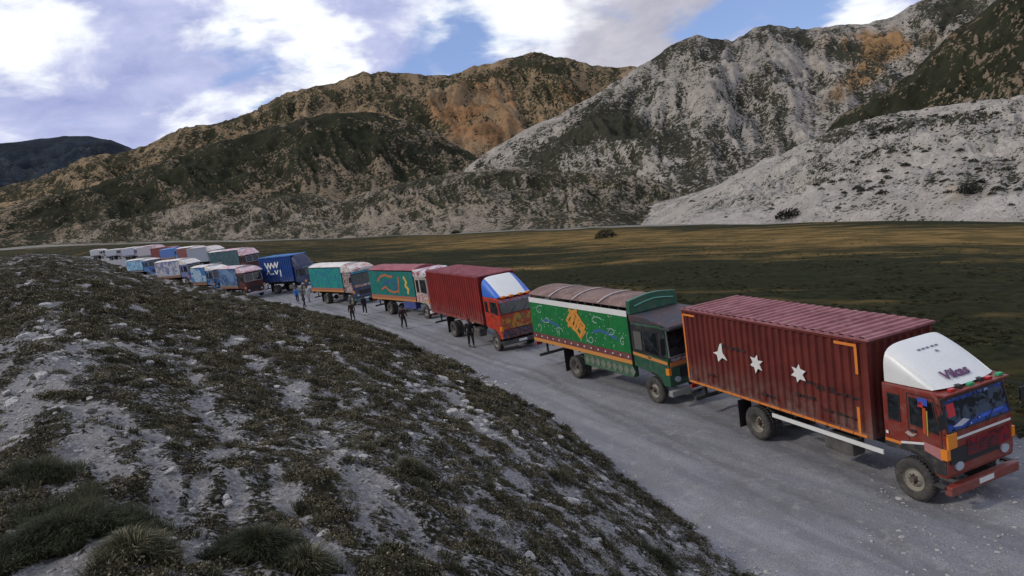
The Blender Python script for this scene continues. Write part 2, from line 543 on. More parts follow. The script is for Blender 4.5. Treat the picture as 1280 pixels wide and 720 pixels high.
def bank_mat():
    m, t, b = new_mat('bank_soil', .04)
    v = objco(t)
    ba = t.attr('bare')
    n = t.noise(v, 3.2, 10, .68)
    n2 = t.noise(v, 17, 8, .7)
    n3 = t.noise(v, 60, 5, .7)
    f = t.math('ADD', t.math('MULTIPLY', ba, .42), t.math('ADD', t.math('MULTIPLY', t.math('SUBTRACT', n, .5), 1.0), t.math('MULTIPLY', t.math('SUBTRACT', n2, .5), 1.5)))
    mask = t.ramp(f, -.02, .17)
    soil = t.mix(t.ramp(n2, .35, .7), (.17, .165, .165), (.42, .415, .42))
    soil = t.mix(t.ramp(t.noise(v, 6, 5), .5, .7), soil, (.28, .27, .255))
    soil = t.mix(t.ramp(n3, .35, .62), t.mix(.5, soil, (.05, .045, .04)), soil)
    veg = t.mix(t.ramp(n2, .3, .7), (.012, .013, .008), (.040, .037, .025))
    veg = t.mix(t.ramp(t.noise(v, 9, 4), .52, .66, 0, .6), veg, (.085, .072, .05))
    c = t.mix(mask, veg, soil)
    vs = t.voronoi(v, 9)
    st = t.ramp(vs, .13, .08)
    c = t.mix(t.math('MULTIPLY', st, t.ramp(n, .42, .55)), c, (.42, .41, .39))
    t.put(b.inputs['Base Color'], c); b.inputs['Roughness'].default_value = .95
    h = t.math('ADD', t.math('MULTIPLY', n2, .6), t.math('ADD', t.math('MULTIPLY', n3, .25), t.math('MULTIPLY', st, .2)))
    bump(t, b, h, .9, .10)
    return m


bank = grid_mesh('hill_slope', BANK, bank_mat(), {'bare': bare})
bank['label'] = 'stony bank with bare pale rills and dark low plants'


def bank_z(x, y):
    a = math.atan2(x, y); i = min(max(int((a - az[0]) / (az[1] - az[0])), 0), n_az - 2)
    fr = (a - az[i]) / (az[i + 1] - az[i])
    r = math.hypot(x, y)
    z0 = np.interp(r, R[i], bz_[i]); z1 = np.interp(r, R[i + 1], bz_[i + 1])
    return float(z0 * (1 - fr) + z1 * fr)


# road: sheet from under the bank to its far edge
right_edge = [(21, -30), (19, 0), (16.5, 12), (13.6, 22), (10.2, 31), (4.2, 44), (-1.5, 54.5), (-8.2, 66.0), (-14.5, 77), (-22, 90), (-34, 108)]
right_edge += [tuple(on_ground(*q)[:2]) for q in [(296, 334.5), (262, 329), (225, 325.5), (190, 323.5), (150, 322), (110, 320.5), (60, 323.5)]]
re_r = np.array([math.hypot(*p) for p in right_edge]); re_az = np.array([math.atan2(*p) for p in right_edge])
o_ = np.argsort(re_az)
re_az, re_r = re_az[o_], re_r[o_]
az_r = np.linspace(math.radians(-40), math.radians(138), 520)
Rr = np.interp(az_r, re_az, re_r)
Rl_ = np.interp(az_r, toe_az, toe_r) * .93 - 1.0
Rl_ = np.minimum(Rl_, Rr - 2)
tr = np.linspace(0, 1, 150)[None, :]
RR = Rl_[:, None] + (Rr - Rl_)[:, None] * tr
rx, ry = RR * np.sin(az_r)[:, None], RR * np.cos(az_r)[:, None]
rz_ = ground_z(RR) + (fbm(rx * .8, ry * .8, 4) - .5) * .05
rut = np.zeros_like(RR)
for f_ in (.30, .36, .52, .58, .74):
    rut = np.maximum(rut, np.exp(-((tr + (fbm(rx * .12 + f_ * 9, ry * .12, 2) - .5) * .10 - f_) / .022) ** 2))
rz_ = rz_ - rut * .035 + (fbm(rx * 3, ry * 3, 3) - .5) * .03


def road_mat():
    m, t, b = new_mat('gravel_road', .04)
    v = objco(t)
    r = t.new('ShaderNodeMapping'); t.put(r.inputs['Vector'], v); r.inputs['Rotation'].default_value = (0, 0, math.radians(63))
    st = t.noise(t.scalevec(r.outputs[0], (.10, 1.0, 1)), 1.1, 6, .6, .3)
    n = t.noise(v, .7, 9, .66)
    g = t.noise(v, 26, 6, .75)
    c = t.mix(t.ramp(st, .36, .64), (.185, .190, .210), (.275, .278, .300))
    c = t.mix(t.ramp(n, .42, .66, 0, .7), c, (.21, .21, .215))
    c = t.mix(t.ramp(g, .35, .6), t.mix(.55, c, (.05, .05, .055)), c)
    c = t.mix(t.math('MULTIPLY', t.attr('rut'), t.ramp(n, .3, .6, .2, .7)), c, (.125, .125, .132))
    c = t.mix(t.ramp(t.noise(v, 2.2, 8, .7), .52, .70, 0, .6), c, (.30, .295, .285))
    vs = t.voronoi(v, 13)
    c = t.mix(t.ramp(vs, .12, .07, 0, .8), c, (.40, .40, .40))
    vd = t.voronoi(t.vmath('ADD', v, (5.3, 2.2, 0)), 6)
    c = t.mix(t.ramp(vd, .09, .05, 0, .7), c, (.06, .06, .062))
    t.put(b.inputs['Base Color'], c); b.inputs['Roughness'].default_value = .93
    bump(t, b, t.math('ADD', g, t.math('MULTIPLY', t.noise(v, 5, 5), 1.4)), .6, .05)
    return m


road = grid_mesh('road', np.stack([rx, ry, rz_], -1), road_mat(), {'rut': rut})

# ------------------------------------------------------------------ valley floor
BASE = [(-200, 322, 1600), (-60, 314, 1600), (38, 307, 1500), (150, 304, 1300), (300, 301, 1000), (420, 298, 800), (560, 293, 620), (700, 287, 500), (830, 282, 420), (950, 280, 370), (1247, 277, 290), (1330, 278, 280), (1500, 285, 270)]
b_az = np.array([azel(x, y)[0] for x, y, d in BASE]); b_d = np.array([d for x, y, d in BASE], float)
b_z = np.array([CAM_H + azel(x, y)[1] * d for x, y, d in BASE])
b_az = np.append(b_az, math.radians(138)); b_d = np.append(b_d, 260.); b_z = np.append(b_z, -38.)
az_m = np.linspace(math.radians(-52), math.radians(138), 560)
Re = np.interp(az_m, re_az, re_r) - .25
Bd = np.interp(az_m, b_az, b_d); Bz = np.interp(az_m, b_az, b_z)
tm = (np.linspace(0, 1, 260) ** 2.0)[None, :] * 1.12
RM = Re[:, None] + (Bd - Re)[:, None] * tm
mxx, myy = RM * np.sin(az_m)[:, None], RM * np.cos(az_m)[:, None]
z0 = ground_z(Re)[:, None]
drop = np.minimum((RM - Re[:, None]) * .5, 1.0)                  # the road stands on a low embankment
lin = z0 + (Bz[:, None] - z0) * tm
mz = lin - drop * np.clip(1 - tm * 1.0, 0, 1)
und = (fbm(mxx * .03, myy * .03, 4) - .5) * np.clip((RM - Re[:, None]) * .05, 0, 2.2) + (fbm(mxx * .5, myy * .5, 4) - .5) * .35 * np.clip((RM - Re[:, None]) * .5, 0, 1)
mz = mz + und * np.clip(1.15 - tm, 0, 1) - .01
mpx, mpy = proj(np.stack([mxx, myy, mz], -1))
dry = np.clip(np.exp(-((tm - .55) / .28) ** 2) * np.ones_like(mxx), 0, 1)
dry = dry * np.interp(mpx, [300, 450, 700, 900, 1247], [.25, .6, .95, .8, .8])
dry += .8 * np.exp(-((mpy - (300 - (mpx - 700) * .012)) / 11.) ** 2) * sstep(mpx, 420, 700)
near_d = np.clip((RM - Re[:, None]) / 60, 0, 1)
dry *= sstep(near_d, .05, .9)
pale = sstep(420 - mpx, -120, 160) * sstep(tm, .55, .9) + .8 * sstep(tm, .93, .985) * (mpx < 1000)
edge = 1 - np.clip((RM - Re[:, None]) / 3.0, 0, 1)


def meadow_mat():
    m, t, b = new_mat('valley_meadow', .04)
    v = objco(t)
    rr = t.new('ShaderNodeMapping'); t.put(rr.inputs['Vector'], v); rr.inputs['Rotation'].default_value = (0, 0, math.radians(12))
    r = t.new('ShaderNodeMapping'); t.put(r.inputs['Vector'], rr.outputs[0]); r.inputs['Scale'].default_value = (.30, 1, 1)
    s1 = t.noise(r.outputs[0], .055, 7, .6, .4)
    s2 = t.noise(r.outputs[0], .30, 6, .65)
    n = t.noise(v, .9, 8, .7)
    c = t.mix(t.ramp(n, .3, .7), (.007, .010, .004), (.028, .029, .013))
    d = t.attr('dry'); 
    sm_ = t.math('ADD', t.math('MULTIPLY', t.math('SUBTRACT', s1, .5), 1.6), t.math('MULTIPLY', t.math('SUBTRACT', s2, .5), 1.1))
    f = t.ramp(t.math('ADD', t.math('MULTIPLY', d, .30), sm_), .02, .50)
    dc = t.mix(t.ramp(t.noise(v, .12, 4), .4, .6), (.075, .055, .018), (.17, .11, .04))
    c = t.mix(f, c, dc)
    c = t.mix(t.ramp(t.math('ADD', t.math('MULTIPLY', t.attr('pale'), .35), s1), .66, .80), c, (.20, .19, .165))
    c = t.mix(t.ramp(t.math('ADD', t.math('MULTIPLY', t.attr('edge'), .5), t.noise(v, 4, 5)), .8, .95), c, (.17, .165, .155))
    t.put(b.inputs['Base Color'], c); b.inputs['Roughness'].default_value = .95
    bump(t, b, n, .8, .25)
    return m


meadow = grid_mesh('valley_meadow', np.stack([mxx, myy, mz], -1), meadow_mat(), {'dry': dry, 'pale': pale, 'edge': edge * np.ones_like(mxx)})


def meadow_z(x, y):
    a = math.atan2(x, y); i = min(max(int((a - az_m[0]) / (az_m[1] - az_m[0])), 0), len(az_m) - 2)
    return float(np.interp(math.hypot(x, y), RM[i], mz[i]))


# ground below everything, out to the horizon
def bed():
    m, t, b = new_mat('valley_bed', .04)
    t.put(b.inputs['Base Color'], t.mix(t.noise(objco(t), .01, 6), (.03, .03, .02), (.10, .09, .07)))
    b.inputs['Roughness'].default_value = .95
    return m


g = 40
gx, gy = np.meshgrid(np.linspace(-14000, 14000, g), np.linspace(-14000, 14000, g), indexing='ij')
grid_mesh('ground', np.stack([gx, gy, np.full_like(gx, -60.) + 10 * fbm(gx / 900, gy / 900, 2)], -1), bed())


# ------------------------------------------------------------------ mountains
def mountain_mat(name, sp, pale, veg, tan, vegbias, streak=1.0, thr=.5):
    """sp: size in metres of one shrub clump or rock"""
    m, t, b = new_mat(name, .04)
    v = objco(t)
    n_s = t.noise(v, 1 / sp, 3, .75)
    n_m = t.noise(v, 1 / (sp * 7), 6, .65, .3)
    n_l = t.noise(v, 1 / (sp * 30), 5, .6)
    f = t.math('MULTIPLY', t.math('ADD', t.attr('veg'), vegbias), .55)
    fn = t.math('ADD', t.math('MULTIPLY', t.math('SUBTRACT', n_s, .5), 2.4), t.math('ADD', t.math('MULTIPLY', t.math('SUBTRACT', n_m, .5), .75), t.math('MULTIPLY', t.math('SUBTRACT', n_l, .5), .8)))
    mask = t.ramp(t.math('ADD', fn, f), .05, .15)
    rock = t.mix(t.ramp(n_m, .35, .65), pale, tuple(x * .68 for x in pale))
    rock = t.mix(t.ramp(n_s, .3, .6), tuple(x * .6 for x in pale), rock)
    tn = t.mix(t.ramp(n_m, .35, .65), tan, tuple(x * .55 for x in tan))
    rock = t.mix(t.ramp(t.math('ADD', t.attr('tan'), t.math('MULTIPLY', n_m, .6)), .45, 1.35), rock, tn)
    vg = t.mix(t.ramp(n_m, .35, .65), veg, tuple(x * 1.9 for x in veg))
    c = t.mix(mask, rock, vg)
    t.put(b.inputs['Base Color'], c); b.inputs['Roughness'].default_value = .95
    bump(t, b, t.math('ADD', t.math('MULTIPLY', n_m, 1.5), t.math('MULTIPLY', n_s, .5)), .8, sp * .8)
    return m


def blobs(px, py, lst):
    s = np.zeros_like(px)
    for x, y, rx, ry, ang, amt in lst:
        ca, sa = math.cos(math.radians(ang)), math.sin(math.radians(ang))
        dx, dy = px - x, py - y
        u = (dx * ca + dy * sa) / rx; w = (-dx * sa + dy * ca) / ry
        s = s + amt * np.exp(-(u * u + w * w))
    return s


def mountain(name, label, crest, Dc, material, foot=None, prof=1.0, amp=30, gully=90, veg=(), tan=(), vegbase=0., n_s=150, step=.13, zfoot=None, jag=.25, shear=.8, broken=1.0):
    """crest: list of picture points of the ridge line, Dc its distance; the front falls to the foot, the back drops away"""
    ca = np.array([azel(x, y)[0] for x, y in crest]); ce = np.array([azel(x, y)[1] for x, y in crest])
    a = np.arange(ca[0], ca[-1], math.radians(step))
    D = np.interp(a, ca, np.interp(np.linspace(0, 1, len(ca)), np.linspace(0, 1, len(Dc)), Dc)) if hasattr(Dc, '__len__') else np.full_like(a, float(Dc))
    ze = CAM_H + np.interp(a, ca, ce) * D
    if foot is None:
        Fd = np.interp(a, b_az, b_d) * .99; Fz = np.interp(a, b_az, b_z) - 1.0
    else:
        Fd = np.interp(a, np.array([azel(x, y)[0] for x, y, d in foot]), [d for x, y, d in foot])
        Fz = CAM_H + np.interp(a, np.array([azel(x, y)[0] for x, y, d in foot]), [azel(x, y)[1] for x, y, d in foot]) * Fd
    s = np.concatenate([np.linspace(0, 1, n_s), 1 + np.linspace(0, .8, 26)[1:]])[None, :]
    r = Fd[:, None] + (D - Fd)[:, None] * s
    up = np.clip(s, 0, 1) ** prof
    down = np.clip(s - 1, 0, None)
    z = Fz[:, None] + (ze - Fz)[:, None] * (up - down ** 1.2 * .9)
    X, Y = r * np.sin(a)[:, None], r * np.cos(a)[:, None]
    # gullies: ridged noise drawn out down the slope
    ga = a[:, None] * D[:, None] / gully
    warp = (fbm(X / (gully * 1.6), Y / (gully * 1.6), 3) - .5) * 1.6
    gl = ridged(ga + shear * s * 1.6 + warp, s * 2.2 + warp * .4, 5, .55)
    fb = fbm(X / (gully * .9), Y / (gully * .9), 6, .55) - .5
    sm = fbm(X / (gully * .12), Y / (gully * .12), 4, .6) - .5
    g2 = ridged(ga * 4.2 + shear * s * 3 + warp * 2.2, s * 5 + warp, 4, .6)
    g3 = ridged(ga * 13 + warp * 5, s * 15 + warp * 3, 3, .6)
    env = np.sin(np.pi * np.clip(s, 0, 1) * .5) * (1 - (1 - jag) * sstep(np.clip(s, 0, 1.0), .72, 1)) + (s > 1) * .4
    env = np.where(s > 1, np.maximum(jag, .5), env)
    hgt = np.maximum(ze - Fz, 10)[:, None] / np.max(ze - Fz)
    z = z + amp * env * np.clip(hgt * 1.6, .15, 1) * ((gl - .72) * 1.9 + fb * 1.3 + (g2 - .7) * .55 + (g3 - .7) * .2 + sm * .22)
    P = np.stack([X, Y, z], -1)
    px, py = proj(P)
    cv = sstep(.72 - gl, -.12, .2)
    V = vegbase + blobs(px, py, veg) + fb * .75 + cv * .30 + ((.70 - g2) * 1.2 + (.70 - g3) * 1.0) * broken - .14
    T = blobs(px, py, tan) * (.35 + 1.3 * np.clip(.5 + (g2 - .7) * 2.0 + fb * 1.5, 0, 1.2))
    o = grid_mesh(name, P, material, {'veg': V, 'tan': T})
    o['label'] = label
    return o, P


PALE = (.40, .39, .375)
M_MT_R = mountain_mat('white_scree', 5, (.33, .30, .26), (.020, .020, .014), (.27, .165, .08), 0.)
M_MT_N = mountain_mat('near_scree', 2.2, (.35, .325, .29), (.020, .020, .014), (.30, .24, .17), 0.)
M_MT_F = mountain_mat('tan_mountain', 9, (.26, .19, .115), (.019, .019, .011), (.25, .14, .07), 0.)
M_MT_D = mountain_mat('dark_slope', 6, (.21, .165, .115), (.014, .015, .009), (.18, .12, .07), .2)
M_MT_H = mountain_mat('foothill', 4, (.24, .205, .16), (.018, .018, .011), (.22, .15, .09), 0.)
M_MT_B = mountain_mat('far_blue_mountain', 22, (.06, .065, .075), (.012, .016, .022), (.06, .06, .07), .2)

mountain('mountain', 'dark bluish mountain low on the horizon at far left', [(-140, 200), (-60, 182), (0, 176), (38, 172), (80, 168), (110, 169), (140, 175), (165, 186), (200, 205), (260, 250)], 5200,
         M_MT_B, foot=[(-140, 300, 2700), (260, 290, 2700)], amp=120, gully=420, vegbase=.35, step=.16, jag=.12)
mountain('mountain', 'long tan ridge with green patches behind the valley', [(-120, 262), (-40, 245), (38, 224), (100, 200), (160, 184), (230, 160), (290, 140), (330, 130), (380, 112), (420, 100), (450, 90), (480, 87), (520, 89), (560, 89), (600, 80), (640, 72), (680, 65), (710, 69), (740, 76), (790, 82), (850, 100), (900, 160)], 2700,
         M_MT_F, foot=[(-120, 300, 1700), (420, 260, 1650), (900, 240, 1600)], amp=85, gully=230, vegbase=-.22,
         veg=[(690, 85, 60, 16, 8, .55), (600, 95, 50, 10, -10, .35), (340, 150, 60, 10, -20, .3), (520, 130, 60, 14, 5, .15), (700, 150, 50, 16, -25, .4), (100, 220, 90, 30, -20, .4), (420, 122, 130, 13, -8, .4), (300, 160, 90, 14, -18, .4), (540, 160, 60, 12, 25, .3)],
         tan=[(590, 150, 60, 34, 0, .7), (630, 118, 60, 20, 20, .6), (715, 118, 40, 12, 22, .7), (560, 140, 50, 30, 0, .4), (470, 100, 60, 16, -6, .3), (640, 170, 40, 20, -20, .5)], jag=.25)
mountain('mountain', 'dark green spur descending in front of the tan ridge', [(-120, 285), (-40, 275), (38, 250), (120, 226), (200, 200), (270, 176), (330, 160), (380, 146), (430, 139), (470, 139), (510, 150), (550, 167), (585, 187), (612, 208), (640, 240), (660, 260)], [1900, 1750, 1600],
         M_MT_D, foot=[(-120, 318, 1500), (38, 308, 1480), (300, 294, 1280), (660, 275, 1150)], amp=45, gully=130, vegbase=.0,
         veg=[(480, 190, 110, 26, 10, .4), (300, 190, 160, 30, -20, .35), (560, 205, 50, 14, 10, .3), (90, 240, 80, 30, 0, .2)],
         tan=[(520, 192, 40, 9, 24, .5), (490, 215, 60, 10, 15, .3), (200, 250, 150, 14, -12, .2), (60, 280, 60, 16, 0, .3), (430, 240, 60, 20, 0, .2)], jag=.2)
mountain('mountain', 'white speckled rocky mountain filling the right background', [(520, 262), (560, 226), (600, 196), (650, 165), (690, 147), (730, 124), (770, 98), (800, 80), (840, 58), (870, 46), (895, 47), (915, 52), (935, 38), (960, 28), (985, 33), (1010, 37), (1050, 31), (1085, 30), (1115, 20), (1150, 2), (1190, -15), (1260, -40), (1340, -70)], [1300, 1500, 1750, 1900],
         M_MT_R, foot=[(520, 285, 1150), (700, 280, 950), (900, 272, 800), (1340, 262, 900)], amp=48, gully=170, vegbase=-.16,
         veg=[(770, 158, 46, 22, 8, 1.0), (700, 175, 46, 12, -30, .45), (860, 60, 50, 12, 0, .4), (960, 45, 80, 12, 8, .5), (830, 180, 60, 20, 0, .45), (760, 235, 130, 24, 0, .55), (880, 210, 70, 26, -20, .35), (1065, 70, 36, 14, 10, .8), (1180, 8, 50, 22, 0, .9), (640, 215, 70, 22, -14, .4), (1000, 52, 60, 10, 10, .35), (900, 110, 200, 60, 0, .03)],
         tan=[(1105, 56, 75, 20, -4, 1.2), (1080, 90, 34, 20, -50, .7), (1040, 125, 26, 14, -50, .6), (600, 240, 80, 20, 0, .3), (900, 60, 100, 16, 0, .3)], jag=.22)
mountain('mountain', 'low pale rolling foothill at the foot of the mountains', [(280, 300), (330, 284), (380, 262), (440, 246), (480, 234), (520, 222), (560, 216), (620, 210), (660, 208), (700, 213), (740, 214), (780, 219), (820, 226), (850, 236), (890, 258), (930, 282)], [1150, 980, 900],
         M_MT_H, foot=[(280, 304, 1010), (420, 299, 800), (560, 294, 640), (760, 286, 600), (830, 281, 700), (930, 276, 760)], amp=17, gully=55, vegbase=-.02,
         veg=[(560, 232, 80, 12, 0, .35), (660, 225, 80, 9, 0, .45), (820, 238, 60, 14, 10, .3), (800, 268, 60, 10, 0, .2), (460, 255, 50, 9, -15, .3), (700, 262, 50, 12, 0, .15)],
         tan=[(520, 255, 80, 20, -10, .35), (500, 225, 60, 7, -20, .5), (700, 275, 60, 10, 0, .4), (820, 276, 60, 6, 0, .6)], jag=.3, step=.1)
mountain('mountain', 'pale rubble apron along the left edge of the valley floor', [(40, 306), (90, 290), (140, 274), (200, 262), (270, 252), (330, 246), (390, 240), (430, 252), (470, 268), (520, 290)], [1560, 1350, 1000],
         M_MT_H, amp=16, gully=60, vegbase=.12, veg=[(100, 285, 90, 8, 0, .25), (300, 262, 80, 8, -12, .3)], tan=[(60, 290, 80, 14, 0, .4)], jag=.3, step=.1)
mountain('mountain', 'steep dark green slope rising to the upper right corner', [(1000, 190), (1030, 166), (1052, 142), (1080, 128), (1110, 112), (1140, 92), (1160, 66), (1185, 44), (1215, 24), (1247, -2), (1300, -40), (1380, -90)], [1000, 940, 900],
         M_MT_D, amp=30, gully=70, vegbase=.22, veg=[(1180, 110, 120, 40, -30, .3)], tan=[(1150, 75, 90, 6, -38, .8), (1070, 130, 30, 8, -30, .5), (1200, 40, 60, 5, -38, .3)], jag=.2, step=.1, foot=[(1000, 250, 700), (1380, 240, 620)])
near_o, NEAR = mountain('mountain', 'near white scree hill dotted with dark shrubs on the right', [(780, 290), (815, 284), (840, 270), (865, 248), (890, 236), (920, 218), (950, 203), (980, 191), (1010, 175), (1040, 163), (1070, 154), (1100, 145), (1140, 137), (1180, 131), (1247, 119), (1320, 112), (1420, 108)], [640, 600, 560, 520],
         M_MT_N, amp=9, gully=34, vegbase=-.42, broken=.55, prof=.92,
         veg=[(1100, 160, 130, 9, -8, .75), (1080, 190, 60, 16, -10, .42), (1200, 150, 70, 10, -8, .5), (1160, 228, 120, 10, 0, .34), (1040, 190, 40, 12, -50, .35), (1070, 260, 60, 10, 0, .2), (1000, 200, 40, 10, -20, .2)],
         tan=[(1190, 240, 80, 20, 0, .4), (980, 225, 60, 16, -20, .25)], jag=.3, step=.07, n_s=200)


# ================================================================== lorries
HW = 1.22                          # half width of a lorry


def sideO(sg, off=0.0): return (0, sg * (HW + off), 0)


def side_prism(mb, pts, sg, off=0.0, th=.012, hw=None):
    h = HW if hw is None else hw
    return mb.prism(pts, (0, sg * (h + off), 0), (1, 0, 0), (0, 0, 1), (0, sg, 0), th)


def corr_sheet(mb, a0, a1, pitch, depth, place):
    """trapezoid corrugation from a0 to a1; place(a, d, k) gives the two border points (k = 0, 1)"""
    n = max(1, int(round((a1 - a0) / pitch))); p = (a1 - a0) / n; prof = []
    for i in range(n):
        b = a0 + i * p
        prof += [(b, 0), (b + p * .30, 0), (b + p * .46, depth), (b + p * .84, depth)]
    prof.append((a1, 0))
    vs = []
    for a, d in prof: vs += [place(a, d, 0), place(a, d, 1)]
    mb.add(vs, [(2 * i, 2 * i + 1, 2 * i + 3, 2 * i + 2) for i in range(len(prof) - 1)])
    return mb


def wheel(root, x, sg, r, lod, dual=False, hw=HW, rim=M_RIM):
    """sg: side; the wheel's outer face looks along sg"""
    yo = hw - .06
    rr = r * .56
    mb = MB()
    mb.lathe([(0.0, -.14 if not dual else -.22), (r * .16, -.14 if not dual else -.22), (r * .20, -.02 if not dual else -.12), (r * .30, -.02 if not dual else -.12), (r * .40, -.07 if not dual else -.20), (rr * .93, -.05 if not dual else -.16), (rr, 0), (rr * 1.03, -.02), (rr * 1.03, -.24)], (x, sg * yo, r), sg, 20 if lod > 1 else 12)
    o = mb.build('wheel', rim, root, smooth=False)
    prof = [(rr, -.005), (rr * 1.08, .012), (r * .86, .022), (r * .96, .0), (r, -.035), (r, -.225), (r * .96, -.26), (r * .8, -.27), (rr, -.25)]
    for k in range(2 if dual else 1):
        tb = MB().lathe([(p, q - .31 * k) for p, q in prof], (x, sg * yo, r), sg, 36 if lod > 1 else 18)
        if lod > 1:     # tread blocks
            for i in range(36):
                t = 2 * math.pi * (i + .25) / 36; c, s_ = math.cos(t), math.sin(t)
                for q in (-.065, -.19):
                    y = sg * (yo + q - .31 * k); w = .045
                    O = (x + c * r * .995, y, r + s_ * r * .995)
                    tb.prism([(-.028, -w), (.028, -w), (.028, w), (-.028, w)], O, (-s_, 0, c), (0, 1, 0), (c, 0, s_), .014)
        tb.build('tyre', M_TYRE, o, smooth=True)
    if lod > 1:
        hb = MB()
        for i in range(8):
            t = 2 * math.pi * i / 8; y = sg * (yo - (.02 if not dual else .12))
            hb.tube((x + math.cos(t) * r * .25, y, r + math.sin(t) * r * .25), (x + math.cos(t) * r * .25, y + sg * .03, r + math.sin(t) * r * .25), .016, n=6)
        hb.lathe([(0, .09), (r * .12, .085), (r * .15, .0), (r * .16, -.08)], (x, sg * (yo - (.02 if not dual else .10)), r), sg, 14)
        hb.build('hub', M_RIMD, o)
    return o


def running_gear(root, L, rx, fx, gz, front_end, lod, r=.53, rim=M_RIM, guard=None, tank=True):
    ch = MB()
    for sg in (-1, 1): ch.box(.1, front_end - .4, sg * .42 - .05, sg * .42 + .05, gz - .34, gz - .10)
    for x in np.arange(.3, L, 1.2): ch.box(x, x + .08, -1.1, 1.1, gz - .10, gz - .005)
    c = ch.build('chassis', M_CHASSIS, root, bevel=0)
    ax = MB()
    for x in (rx, fx): ax.tube((x, -.95, r), (x, .95, r), .08, n=8)
    ax.lathe([(0, -.22), (.2, -.16), (.26, 0), (.2, .16), (0, .22)], (rx, 0, r), 1, 12)
    ax.build('axle', M_CHASSIS, c)['kind'] = 'stuff'
    if lod:
        lf = MB()
        for x, sg in ((rx, -1), (rx, 1), (fx, -1), (fx, 1)):
            for k in range(4): lf.box(x - .75 + k * .14, x + .75 - k * .14, sg * .62 - .04, sg * .62 + .04, r + .10 - k * .02, r + .117 - k * .02)
        lf.build('leaf_spring', M_CHASSIS, c)['kind'] = 'stuff'
    for sg in (-1, 1):
        wheel(root, rx, sg, r, lod, dual=True, rim=rim)
        wheel(root, fx, sg, r, lod, rim=rim)
        mf = MB().box(rx - .80, rx - .775, sg * .95 - .27, sg * .95 + .27, .22, gz - .10)
        mf.build('mud_flap', M_BLACK, root)
    if lod and tank:
        tk = MB().box((rx + fx) / 2 - .1, (rx + fx) / 2 + .95, -1.10, -.62, .52, 1.0)
        tk.build('fuel_tank', paint('fuel_tank_paint', (.05, .05, .052), .5, .5), root, bevel=.08)
        bt = MB().box((rx + fx) / 2 - 1.2, (rx + fx) / 2 - .5, .60, 1.10, .60, 1.0)
        bt.build('battery_box', M_CHASSIS, root, bevel=.03)
    if lod:
        rb = MB().box(.05, .17, -1.1, 1.1, .55, .68)
        for sg in (-1, 1): rb.box(.05, .15, sg * .6 - .04, sg * .6 + .04, .6, gz - .2)
        rb.build('rear_bumper', M_CHASSIS, root)
        for sg in (-1, 1):
            tl = MB().box(.0, .05, sg * 1.0 - .16, sg * 1.0 + .16, gz - .25, gz - .10)
            tl.build('tail_light', M_REDL, root)


def container_body(root, L, gz, H, m_side, m_roof, lod, roof_lip=True, pitch=.29, ribs=True):
    """steel box body: corner posts and rails, ribbed side, front, door and roof sheets"""
    z0, z1 = gz, gz + H; e = .10
    fr = MB()
    for x in (0, L - .14):
        for sg in (-1, 1): fr.box(x, x + .14, sg * (HW - .055) - .055, sg * (HW - .055) + .055, z0, z1 - .002)
    for sg in (-1, 1):
        fr.box(.14, L - .14, sg * (HW - .04) - .04, sg * (HW - .04) + .04, z0, z0 + .14)
        fr.box(.14, L - .14, sg * (HW - .03) - .03, sg * (HW - .03) + .03, z1 - .09, z1 - .002)
    for x in (0.02, L - .10):
        fr.box(x, x + .08, -HW + .11, HW - .11, z0, z0 + .12); fr.box(x, x + .08, -HW + .11, HW - .11, z1 - .12, z1 - .002)
    fr.box(.1, L - .1, -HW + .08, HW - .08, z0 + .01, z0 + .05)
    body = fr.build('cargo_box', m_side, root, bevel=.008 if lod > 1 else 0)
    d = .065
    for sg in (-1, 1):
        y = sg * (HW - .012)
        mb = MB()
        if ribs: corr_sheet(mb, .14, L - .14, pitch, d, lambda a, dd, k: (a, y - sg * dd, (z0 + .14, z1 - .09)[k]))
        else: mb.box(.14, L - .14, y - .01, y, z0 + .14, z1 - .09)
        mb.build('side_panel', m_side, body)
    mb = corr_sheet(MB(), -HW + .11, HW - .11, pitch, d, lambda a, dd, k: (L - .03 - dd, a, (z0 + .12, z1 - .12)[k]))
    mb.build('front_panel', m_side, body)
    for sg in (-1, 1):
        mb = corr_sheet(MB(), .02, HW - .12, .3, .03, lambda a, dd, k: (.03 + dd, sg * a, (z0 + .12, z1 - .12)[k]))
        dr = mb.build('rear_door', m_side, body)
        if lod > 1: MB().tube((.0, sg * .35, z0 + .1), (.0, sg * .35, z1 - .1), .02, n=6).build('lock_bar', M_CHASSIS, body)
    rf = corr_sheet(MB(), .02, L - .02, .33 if lod > 1 else .45, .075, lambda a, dd, k: (a, (-HW + .015, HW - .015)[k], z1 + .002 + dd))
    if roof_lip:
        for sg in (-1, 1): rf.box(0, L, sg * (HW + .005) - .02, sg * (HW + .005) + .02, z1 - .012, z1 + .045)
        rf.box(L - .03, L + .09, -HW - .03, HW + .03, z1 - .012, z1 + .05)
    rf.build('roof_sheet', m_roof, body)
    return body


def side_window(parent, pts, sg, hw, frame=.035, glass=None, curtain=None):
    cx = sum(p[0] for p in pts) / len(pts); cz = sum(p[1] for p in pts) / len(pts)
    big = [(x + frame * (1 if x > cx else -1), z + frame * (1 if z > cz else -1)) for x, z in pts]
    fr = MB(); n = len(pts)
    for i in range(n):
        j = (i + 1) % n
        side_prism(fr, [big[i], big[j], pts[j], pts[i]], sg, 0, .018, hw)
    f = fr.build('window', M_BLACK, parent)
    side_prism(MB(), pts, sg, .001, .008, hw).build('pane', glass or M_GLASS, f)
    return f


def plane_front(xb, zb, xt, zt):
    ey = Vector((xt - xb, 0, zt - zb)); h = ey.length; ey.normalize()
    en = Vector((ey.z, 0, -ey.x))
    return (xb, 0, zb), (0, 1, 0), tuple(ey), tuple(en), h


